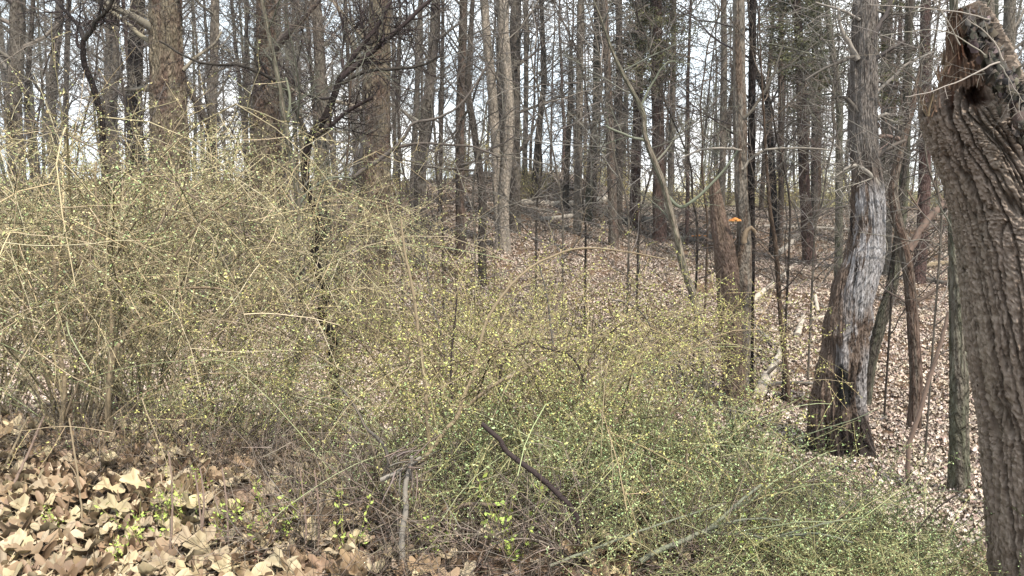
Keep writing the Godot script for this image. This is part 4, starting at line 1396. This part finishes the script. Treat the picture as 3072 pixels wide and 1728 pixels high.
func brush() -> void:
	var kinds := {}
	var yellow := [Color(0.42, 0.41, 0.14), Color(0.34, 0.34, 0.12), Color(0.48, 0.46, 0.18), Color(0.27, 0.23, 0.13), Color(0.38, 0.44, 0.17)]
	var tan_ := [Color(0.44, 0.38, 0.22), Color(0.34, 0.3, 0.165), Color(0.31, 0.33, 0.15), Color(0.2, 0.16, 0.09), Color(0.3, 0.36, 0.2)]
	var green := [Color(0.22, 0.32, 0.14), Color(0.32, 0.42, 0.22), Color(0.4, 0.46, 0.24), Color(0.26, 0.26, 0.12)]
	var spots := {
		"tall": [[-4.15, -5.7, 1.05, "tall tan brush at the very left edge, reaching highest"], [-3.35, -5.3, 1.02, "tall tan arching shrub second from the left edge, below the black forked sapling"], [-2.75, -6.0, 1.0, "tall tan shrub below the broad furrowed oak"], [-3.8, -7.0, 1.15, "tall tan shrub at the back of the left brush"],
			[-2.3, -5.6, 0.74, "tan shrub between the broad oak and the red-brown trunk"], [-2.5, -7.0, 0.8, "thin tan shrub in front of the red-brown trunk's foot"], [-4.6, -6.3, 1.1, "tall tan shrub half out of frame at the left edge"], [-3.0, -4.9, 0.72, "lower tan shrub in front of the tall left brush"], [-3.6, -6.1, 1.12, "tallest tan shrub standing behind the Y-shaped stem"], [-4.5, -5.3, 1.02, "tan shrub cut by the left edge of the frame"], [-2.7, -5.4, 0.9, "tan shrub right of the Y-shaped stem"]],
		"mint": [[-3.9, -4.95, 0.92, "leafy pale green shrub within the tan brush at left edge"], [-3.25, -6.2, 1.2, "pale green shrub among the tan brush below the black forked sapling"], [-1.35, -5.2, 0.5, "pale green twiggy shrub by the greenish crooked sapling"]],
		"arch": [[-1.25, -4.75, 0.52, "yellow-budded shrub left of the black spreading sapling's foot"], [-0.75, -5.4, 0.88, "yellow-budded arching shrub in front of the knotted trunk"], [-0.35, -4.6, 0.9, "yellow-budded arching shrub growing behind the splintered stump"], [0.0, -5.3, 0.9, "tall yellow-budded shrub below the pale twin snag"],
			[0.35, -4.6, 0.85, "yellow-budded arching shrub at centre behind the crooked dead branch"], [0.45, -5.2, 0.86, "yellow-budded shrub below the pines, right of centre"], [0.55, -4.5, 0.66, "yellow-budded shrub left of the leaning sapling's foot"], [0.5, -5.8, 0.6, "yellow-budded shrub at the right end of the thicket"],
			[0.0, -6.5, 1.05, "yellow-budded shrub at the back of the centre thicket"], [-0.7, -6.5, 0.8, "yellow-budded shrub at the back left of the centre thicket"], [0.2, -6.5, 0.95, "yellow-budded shrub at the back right of the centre thicket"]],
		"low": [[0.55, -3.6, 0.8, "low green shrub right behind the crooked dead branch's foot"], [0.85, -3.3, 0.8, "low green shrub at the bottom edge right of centre"], [1.35, -3.45, 0.8, "low green shrub behind the forked green branch at bottom right"], [1.75, -3.6, 0.75, "low green shrub left of the big broken trunk's foot"],
			[0.85, -4.1, 0.9, "leafy green shrub right of the crooked dead branch"], [1.4, -4.3, 0.85, "green shrub below the leaning sapling's foot"], [2.0, -4.5, 0.75, "green shrub below the charred snag"], [2.6, -4.8, 0.6, "green shrub below the forked reddish trunk"],
			[2.2, -5.3, 0.5, "green shrub in front of the charred snag's roots"], [2.95, -5.5, 0.42, "green shrub left of the shaggy-barked tree's foot"], [1.6, -5.1, 0.6, "green shrub between the leaning sapling and the charred snag"], [-0.1, -3.6, 0.7, "low green shrub right of the splintered stump"],
			[1.75, -6.3, 0.42, "green shrub at the back below the cedar snag"], [-0.45, -4.0, 0.75, "green shrub left of the splintered stump"], [3.0, -7.3, 0.4, "small green bush at the left of the charred snag's roots"], [2.4, -3.9, 0.75, "low green shrub at the foot of the shaggy-barked tree"],
			[0.3, -3.9, 0.6, "low green shrub behind the crooked dead branch"], [0.75, -2.95, 0.55, "very low green shrub at the bottom edge under the long green stem"], [1.2, -3.0, 0.6, "very low green shrub at the bottom edge under the forked green branch"], [1.65, -3.1, 0.6, "very low green shrub at the bottom right corner by the broken trunk"], [0.25, -4.25, 1.15, "fresh green shrub in the middle of the centre thicket's foot"], [-0.25, -4.4, 1.0, "fresh green shrub behind the splintered stump, right of the tall brown stem"], [-1.9, -4.9, 0.9, "fresh green shrub right of the Y-shaped stem, under the tan brush"], [0.95, -4.6, 1.1, "fresh green shrub left of the leaning sapling's foot"]],
		"dead": [[-0.55, -3.6, 1.0, "heap of dead grey-brown twigs at the splintered stump"], [-0.15, -3.2, 0.9, "heap of dead twigs at bottom centre"], [-1.2, -4.0, 1.0, "tangle of dead twigs right of the dark hollow log end"], [0.15, -3.9, 1.0, "tangle of dead twigs under the centre thicket"], [-1.75, -4.3, 1.0, "tangle of dead twigs at the foot of the tan brush"], [0.45, -3.0, 0.9, "heap of dead twigs right of the one at bottom centre"], [1.0, -3.6, 1.0, "tangle of dead twigs under the low green shrubs"], [-2.5, -4.5, 0.8, "tangle of dead twigs at the foot of the Y-shaped stem"], [-0.95, -3.35, 0.8, "heap of dead twigs lying on the big leaves left of the splintered stump"], [-0.95, -3.9, 0.8, "heap of dead twigs right of the hollow log"], [-0.7, -3.0, 0.7, "heap of dead twigs at the bottom edge left of the splintered stump"], [-3.0, -4.45, 0.8, "tangle of dead twigs left of the thick upright stem"], [-2.0, -4.15, 0.8, "tangle of dead twigs above the big leaves, left of the hollow log"]],
	}
	var groups := {"tall": "tall tan brush at left", "mint": "pale green shrubs in the left brush", "arch": "yellow-budded shrubs of the centre thicket", "low": "low green shrubs at lower right", "dead": "tangles of dead twigs"}
	var names := {"tall": "tan_shrub", "mint": "pale_green_shrub", "arch": "budding_shrub", "low": "green_shrub", "dead": "twig_heap"}
	var look := {
		"tall": {"cap": 2.35, "height": 4.0, "canes": 3, "spread": 0.75, "arch": 0.5, "stems": 14, "shoots": 23, "subs": 4, "leaves": 8, "leaf": 0.015, "shoot_length": 0.9, "wood": TAN, "greens": tan_},
		"mint": {"cap": 1.85, "height": 3.4, "spread": 0.75, "arch": 0.5, "stems": 11, "shoots": 20, "subs": 4, "leaves": 8, "leaf": 0.015, "shoot_length": 0.9, "wood": OLIVE, "greens": green},
		"arch": {"cap": 1.72, "height": 3.0, "spread": 0.85, "arch": 0.42, "canes": 3, "stems": 11, "shoots": 16, "subs": 4, "leaves": 10, "leaf": 0.015, "shoot_length": 0.9, "wood": OLIVE, "greens": yellow},
		"low": {"height": 0.95, "spread": 1.2, "arch": 0.3, "canes": 6, "cane": 1.4, "stems": 14, "shoots": 12, "subs": 4, "leaves": 8, "leaf": 0.0145, "shoot_length": 0.75, "wood": Color(0.22, 0.21, 0.11), "greens": green, "thick": 0.7},
		"dead": {"height": 0.55, "spread": 1.8, "arch": 0.4, "stems": 16, "shoots": 12, "subs": 5, "leaves": 0, "leaf": 0.01, "shoot_length": 0.7, "wood": Color(0.17, 0.14, 0.115), "greens": tan_, "thick": 0.8},
	}
	var seed_ := 3000
	for kind in spots:
		var protos := []
		for k in spots[kind].size():
			var s = spots[kind][k]
			var o: Node3D
			if protos.size() < (3 if kind in ["tall", "arch", "low"] else 1):
				var d: Dictionary = look[kind].duplicate()
				seed_ += 1
				d.seed = seed_
				d.group = groups[kind]
				o = shrub(names[kind], s[3], d)
				protos.append(o)
			else:
				o = protos[k % protos.size()].duplicate()
				o.name = numbered(names[kind])
				add_child(o, true)
				o.set_meta("label", s[3])
			if kind == "dead":
				o.set_meta("category", "twig heap")
			o.position = Vector3(s[0], ground(s[0], s[1]), s[1])
			o.rotation.y = k * 2.39996
			o.scale = Vector3.ONE * s[2]


# stems, sticks and stumps in and before the brush
func stems() -> void:
	rng.seed = 88
	stick("shrub_stem", "thick tan stem dividing in a Y within the left brush", "shrub", "tan", 4.6, 4.8, [[108, 400, 6], [111, 358, 5.4], [112, 330, 5], [111, 308, 4.8], [106, 285, 4.4], [98, 268, 4.8], [91, 252, 4.4], [80, 236, 3.6], [66, 221, 2.6]],
		[[[91, 253, 4], [94, 240, 3.6], [98, 225, 3.2], [97, 205, 3], [95, 180, 2.6], [96, 162, 2]], [[109, 285, 3], [120, 276, 2.8], [132, 269, 2.4], [146, 264, 2], [160, 262, 1.6]]], 6)
	stick("shrub_stem", "tan branching stem sweeping up rightward in the left brush", "shrub", "tan", 4.5, 4.8, [[108, 398, 6], [114, 355, 5.6], [122, 340, 5.6], [132, 327, 5.4], [146, 312, 5], [160, 299, 4.6], [165, 288, 4]],
		[[[164, 289, 3.6], [168, 272, 3.2], [176, 255, 3], [190, 236, 2.8], [208, 215, 2.6], [228, 202, 2.2], [246, 192, 1.6]], [[165, 290, 3], [188, 288, 2.6], [212, 288, 2.4], [232, 291, 2], [254, 296, 1.4]]], 6)
	stick("shrub_stem", "slim pale stem left of the Y-shaped stem in the left brush", "shrub", "tan", 5.1, 5.2, [[77, 380, 4], [79, 345, 3.6], [84, 318, 3.4], [91, 298, 3], [88, 280, 2.6], [82, 255, 2.2], [78, 235, 1.8]], [], 5)
	stick("shrub_stem", "thick upright stem rising from the leaves at lower left", "shrub", "tan", 4.4, 4.6, [[54, 468, 6], [57, 448, 5.6], [61, 424, 5], [65, 390, 5], [60, 350, 4.4], [57, 310, 3.6], [54, 250, 3]], [[[62, 424, 3], [72, 400, 2.6], [82, 370, 2]]], 6)
	stick("shrub_stem", "tall upright brown stem right of the splintered stump", "shrub", "tan", 3.9, 4.1, [[430, 458, 5], [426, 400, 4.6], [424, 375, 4.4], [421, 351, 4], [417, 322, 3.8], [414, 298, 3.6], [410, 275, 3.2], [406, 258, 3], [403, 238, 2.6], [401, 218, 2]], [], 6)
	stick("arching_stem", "longest arching tan stem, sweeping up and over to the right at centre", "shrub", "tan", 3.7, 4.3, [[416, 468, 5.6], [430, 452, 5.6], [444, 432, 5.2], [457, 417, 5], [465, 394, 4.4], [473, 375, 4], [480, 344, 3.6], [488, 318, 3.2], [506, 291, 2.9], [524, 273, 2.6], [540, 262, 2.4], [567, 251, 2.1], [593, 248, 1.9], [633, 253, 1.6], [665, 259, 1.2]], [[[456, 416, 4.4], [472, 402, 4], [490, 388, 3.6], [512, 376, 3.4], [532, 365, 3], [546, 357, 2.4]]], 9)
	stick("dark_arching_branch", "dark thin dead branch arched like a bow in the centre thicket", "branch", "black", 4.2, 4.2, [[500, 380, 2.6], [505, 362, 2.8], [512, 350, 3], [519, 345, 3], [531, 343, 3], [548, 349, 2.8], [567, 354, 2.6], [578, 366, 2.2], [585, 386, 2]])
	stick("crooked_dead_branch", "dark crooked lichen-flecked dead branch leaning leftward at lower centre", "branch", "black", 2.95, 3.0, [[578, 541, 6.6], [577, 519, 7], [572, 510, 7], [567, 503, 7], [561, 497, 7], [555, 491, 7], [541, 478, 7], [527, 467, 6.4], [517, 460, 6.4], [508, 453, 6], [503, 446, 6], [500, 440, 5.6], [491, 432, 5.4], [482, 424, 5]], [[[556, 490, 2.4], [561, 484, 2], [558, 474, 1.2]]])
	stick("curved_dark_branch", "curved dark bare branch hooking down to the splintered stump", "branch", "dark", 3.5, 3.5, [[383, 480, 5], [388, 466, 5], [386, 450, 4.6], [377, 438, 4.4], [366, 428, 4], [358, 412, 3.2], [349, 398, 2.6], [341, 388, 2]])
	var st := stick("splintered_stump", "slender splintered grey stump with torn fibres, bottom centre-left", "stump", "grey", 2.98, 3.1, [[399, 590, 8], [402, 560, 7.4], [402, 535, 7.4], [406, 510, 7], [405, 488, 6.4], [410, 468, 6], [412, 456, 4]])
	var fib := Mesher.new()
	for k in 60:
		var a := at(rng.randf_range(384, 418), rng.randf_range(455, 484), rng.randf_range(3.02, 3.2)) - st.position
		fib.tube(wander(a, Vector3(0.8, rng.randf_range(0.1, 0.9), rng.randf_range(-0.3, 0.3)) if k % 3 else Vector3(rng.randf_range(-0.3, 0.3), -1, 0), rng.randf_range(0.05, 0.18), 4, 0.25, 0), rng.randf_range(0.0025, 0.006), 0.001, 3, vary(Color(0.17, 0.14, 0.115), 0.5))
	part("torn_fibres", fib.mesh(), M.twig, st, true)
	drawn_limb(st, [[381, 480, 5], [394, 474, 6], [408, 466, 6], [421, 458, 4]], 3.1, st.position, TONE.grey, 0, "torn_limb")
	stick("short_dead_branch", "short dark dead branch lying level under the centre thicket", "branch", "brown", 3.2, 3.2, [[458, 508, 4.6], [470, 504, 5], [490, 505, 5], [507, 504, 4]], [], 0, "", false)
	stick("forked_green_branch", "greenish fallen branch forking across the bottom right brush", "branch", "green", 2.9, 3.1, [[640, 562, 6], [656, 552, 6], [683, 541, 5.4], [697, 534, 5.2], [706, 531, 5], [722, 518, 4], [735, 506, 3.4], [748, 495, 3], [762, 484, 2.4]], [[[706, 531, 4], [728, 534, 3.8], [749, 535, 3.4], [769, 539, 3.2], [796, 535, 3], [822, 534, 2.8], [853, 543, 2]], [[770, 538, 2], [800, 530, 1.8], [840, 520, 1.4]], [[700, 533, 3], [722, 524, 2.6], [752, 519, 2.4], [780, 520, 1.8]]], 5, "", false)
	stick("long_green_stem", "long thin greenish stem slanting up rightward across the bottom", "branch", "green", 2.8, 3.0, [[550, 566, 3.4], [575, 556, 3.4], [604, 545, 3.2], [640, 531, 3], [682, 517, 2.4], [720, 505, 1.6]], [], 4, "", false)
	stick("pale_stick", "pale stick lying across the big leaves at bottom left", "branch", "pale", 3.1, 3.7, [[-6, 560, 3.6], [33, 542, 3.4], [55, 524, 3], [79, 503, 2.6]], [], 0, "", false)
	stick("pale_stick", "pale stick slanting up rightward above the big leaves", "branch", "pale", 4.2, 4.6, [[95, 483, 4.6], [113, 469, 4.4], [122, 459, 4], [132, 449, 3.6], [145, 438, 3], [159, 425, 2.4]])
	stick("weed_stalk", "thin pale upright weed stalk standing in the big leaves", "stalk", "tan", 3.2, 3.5, [[85, 578, 2.2], [84, 550, 2.2], [82, 516, 2], [79, 483, 2], [74, 450, 1.8], [69, 418, 1.6]], [[[80, 490, 1.4], [74, 470, 1.2], [66, 462, 0.8]], [[83, 530, 1.2], [92, 505, 1], [96, 492, 0.7]]])
	stick("thin_stick", "thin tan stick leaning at the far left above the leaves", "branch", "tan", 3.9, 4.2, [[-4, 485, 3], [12, 452, 2.6], [28, 417, 2]])
	stick("reddish_stem", "reddish bare stem leaning right at the far left", "branch", "red", 3.5, 4.0, [[-4, 522, 3.6], [12, 488, 3.4], [26, 458, 3], [44, 417, 2]])
	for s in [[197, 204, 576, "red-brown shoot left of the taller pair at bottom left"], [205, 199, 580, "forked red-brown shoot at bottom left"], [228, 226, 575, "single red-brown shoot right of the forked pair"], [306, 304, 578, "red-brown shoot left of the twin shoots near bottom centre"], [317, 318, 578, "red-brown shoot right of its twin near bottom centre"], [170, 172, 560, "thin brown shoot behind the big leaves"]]:
		stick("woody_shoot", s[3], "shoot", "red", 3.0, 3.15, [[s[0], s[2], 3], [(s[0] + s[1]) * 0.5 + 1, s[2] - 40, 2.6], [s[1], s[2] - 78, 2.2], [s[1] - 4, s[2] - 108, 1.4]], [], 0, "red-brown shoots at the bottom")
	stick("bent_branch", "bent grey branch lying over the dark hollow log end", "branch", "grey", 4.2, 4.1, [[172, 466, 3], [196, 472, 4], [212, 478, 4.4], [225, 479, 4.4], [240, 480, 4.6], [252, 487, 4]], [], 0, "", false)
	stick("broken_pole", "dark thin dead pole standing behind the splintered stump", "branch", "dark", 4.0, 4.2, [[441, 520, 6], [437, 490, 6.4], [432, 470, 6], [428, 455, 4]])
	stick("dark_stick", "dark stick rising from the bottom right brush", "branch", "black", 3.2, 3.5, [[672, 585, 7], [668, 560, 6], [661, 545, 4.6], [655, 536, 3]])
	stick("weed_stalk", "tall pale thin stalk rising left in the bottom right brush", "stalk", "tan", 3.4, 3.6, [[690, 576, 2.6], [688, 530, 2.4], [687, 480, 2.2], [686, 420, 2]])
	stick("weed_stalk", "tall pale thin stalk below the charred snag", "stalk", "tan", 3.4, 3.7, [[776, 576, 2.6], [770, 530, 2.4], [765, 490, 2.2], [764, 450, 1.6]])
	stick("vine_stem", "thin white vine twisting up beside the greenish crooked sapling", "vine", "pale", 6.6, 6.6, [[292, 335, 2], [284, 290, 2.2], [279, 272, 2.4], [282, 256, 2.2], [290, 240, 2], [294, 215, 1.8], [290, 190, 1.4]], [[[280, 262, 2], [262, 245, 1.8], [240, 232, 1.6], [215, 212, 1.4], [190, 196, 1]]], 0)
	# thin dark branches that run through the brush
	for b in [[4.4, "dark", "dark thin branch at the top middle of the centre thicket", [[553, 345, 2], [550, 320, 2.2], [546, 292, 2], [539, 264, 1.4]]], [4.4, "brown", "dark thin branch forking right at the top of the centre thicket", [[556, 312, 2], [563, 290, 2], [577, 276, 1.6], [596, 262, 1.2]]],
			[4.2, "black", "black upright thin branch left of centre in the thicket", [[452, 400, 2.4], [451, 365, 2.4], [454, 330, 2], [457, 296, 1.6], [455, 280, 1.2]]], [4.2, "brown", "brown thin branch falling rightward left of centre in the thicket", [[395, 292, 1.4], [406, 303, 1.8], [420, 326, 2], [436, 345, 2], [450, 368, 1.6]]],
			[4.5, "dark", "dark thin branch right of the tall upright brown stem", [[446, 352, 1.8], [440, 330, 1.8], [433, 305, 1.6], [427, 272, 1.4], [420, 240, 1]]], [4.3, "brown", "brown thin branch standing at the right of the centre thicket", [[583, 400, 2], [589, 372, 2], [593, 345, 1.6], [591, 322, 1.2]]],
			[4.6, "dark", "dark thin branch arching down at the right end of the thicket", [[612, 300, 1.4], [630, 304, 1.8], [645, 317, 1.8], [655, 336, 1.4]]], [4.7, "brown", "brown upright thin branch right of the thick upright stem at lower left", [[84, 330, 2], [85, 294, 2], [81, 265, 1.8], [79, 238, 1.4]]],
			[4.8, "brown", "brown upright thin branch at the far left of the brush", [[57, 320, 2], [55, 285, 2], [54, 250, 1.8], [52, 222, 1.2]]], [4.6, "brown", "long thin brown branch slanting down right through the left brush", [[160, 172, 1.4], [186, 192, 2], [215, 212, 2.4], [236, 228, 2.4], [258, 239, 2.2], [298, 246, 1.4]]],
			[4.7, "brown", "long thin branch arching over the top of the left brush", [[20, 118, 1.2], [46, 125, 1.8], [82, 142, 2.2], [117, 161, 2.2], [156, 175, 2], [196, 191, 1.4]]], [4.5, "brown", "thin brown branch rising right across the middle of the left brush", [[140, 250, 1.8], [158, 228, 2], [172, 206, 1.8], [190, 184, 1.2]]],
			[3.6, "brown", "brown thin branch rising right through the low green brush", [[640, 470, 2.2], [655, 445, 2.4], [668, 418, 2], [690, 392, 1.4]]], [3.4, "dark", "dark thin branch slanting through the green brush below the cedar snag", [[697, 452, 1.6], [725, 470, 2.2], [748, 488, 2.2], [766, 512, 1.6]]],
			[3.3, "dark", "dark thin upright branch below the charred snag", [[792, 560, 2.2], [800, 535, 2.2], [808, 510, 1.8], [815, 470, 1.2]]], [3.5, "brown", "brown thin branch rising right beside the big broken trunk's foot", [[902, 560, 2.2], [918, 530, 2.4], [938, 508, 2], [972, 484, 1.4]]], [4.3, "pale", "pale broken stick slanting through the centre thicket", [[502, 380, 3], [515, 374, 3], [530, 366, 2.6], [547, 358, 2]]]]:
		stick("thin_branch", b[2], "branch", b[1], b[0], b[0] + 0.1, b[3], [], 5, "thin branches running through the brush", false)
	hollow_log()


func hollow_log() -> void:
	var c := hit(243, 519)
	var root := thing("hollow_log", "dark rotten hollow log end facing out of the leaves", "log", c + Vector3(0, 0.03, 0))
	var mb := Mesher.new()
	var n := 48
	for k in 9:
		for j in n:
			var a := TAU * j / n
			var r := 0.1 * (1.0 + 0.35 * noise.get_noise_3d(cos(a) * 1.6, sin(a) * 1.6, k * 0.35))
			var deep: float = [0.3, 0.24, 0.03, 0.0, 0.02, 0.09, 0.17, 0.26, 0.34][k]
			r *= [0.05, 0.55, 0.62, 0.8, 1.0, 1.08, 1.02, 0.8, 0.3][k]
			mb.v.append(Vector3(cos(a) * r * 1.25, sin(a) * r, -deep + 0.04 * noise.get_noise_2d(j * 0.4, 1.0) * (1.0 if k > 2 else 0.3)))
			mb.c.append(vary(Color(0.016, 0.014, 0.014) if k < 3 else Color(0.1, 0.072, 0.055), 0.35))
	for k in 8:
		for j in n:
			var q := k * n + j
			var q2 := k * n + (j + 1) % n
			mb.i.append_array([q, q2, q + n, q2, q2 + n, q + n])
	mb.smooth()
	part("shell", mb.mesh(), M.rough_bark, root)
	root.rotation_degrees = Vector3(-14, 12, 4)


func seedlings() -> void:
	rng.seed = 64
	var first: Node3D = null
	var k := 0
	for s in [[152, 560, 1.2, "leafy green seedling in the big leaves left of the shoots"], [160, 530, 1.0, "thin green seedling above the leafy one in the big leaves"], [118, 575, 0.8, "short green seedling at the bottom edge of the big leaves"], [190, 530, 1.0, "green seedling beside the forked red-brown shoot"], [215, 555, 1.0, "green seedling between the red-brown shoots"], [275, 560, 1.1, "green seedling right of the hollow log end"], [290, 545, 1.2, "yellow-green seedling left of the twin shoots"], [345, 570, 1.1, "green seedling left of the splintered stump's foot"],
			[440, 560, 1.0, "green seedling right of the splintered stump's foot"], [520, 570, 1.5, "bushy bright green seedling at the bottom edge, centre"], [205, 500, 0.8, "small green seedling below the bent grey branch"], [60, 540, 0.7, "tiny green seedling between the pale sticks"], [740, 575, 1.3, "green seedling at the bottom edge, right of the forked branch"], [870, 570, 1.3, "green seedling at the bottom right near the broken trunk"]]:
		var p := hit(s[0], s[1])
		var o: Node3D
		if k % 5 == 0:
			o = thing("seedling", s[3], "seedling", p, "green seedlings in the leaves")
			var st := Mesher.new()
			var lf := Mesher.new()
			for j in 5:
				var a := rng.randf() * TAU
				var w := wander(Vector3(cos(a), 0, sin(a)) * 0.015, Vector3(cos(a) * 0.4, 1, sin(a) * 0.4), rng.randf_range(0.16, 0.34), 6, 0.12, 0.1)
				st.tube(w, 0.0024, 0.001, 4, Color(0.2, 0.19, 0.08))
				for e in 16:
					var q := w[1 + e * 5 / 16] + Vector3(rng.randf_range(-1, 1), rng.randf_range(-1, 1), rng.randf_range(-1, 1)) * 0.02
					var dd := Vector3(rng.randf_range(-1, 1), rng.randf_range(-0.2, 1), rng.randf_range(-1, 1)).normalized()
					lf.kite(q, dd, dd.cross(Vector3(rng.randf_range(-1, 1), 0.5, rng.randf_range(-1, 1))).normalized(), rng.randf_range(0.014, 0.028), 0.011, vary(Color(0.3, 0.38, 0.1), 0.25))
			part("stems", st.mesh(), M.twig, o, true)
			part("leaves", lf.mesh(), M.leaf, o, true)
			first = o
		else:
			o = first.duplicate()
			o.name = numbered("seedling")
			add_child(o, true)
			o.position = p
			o.set_meta("label", s[3])
		o.rotation.y = rng.randf() * TAU
		o.scale = Vector3.ONE * s[2]
		k += 1
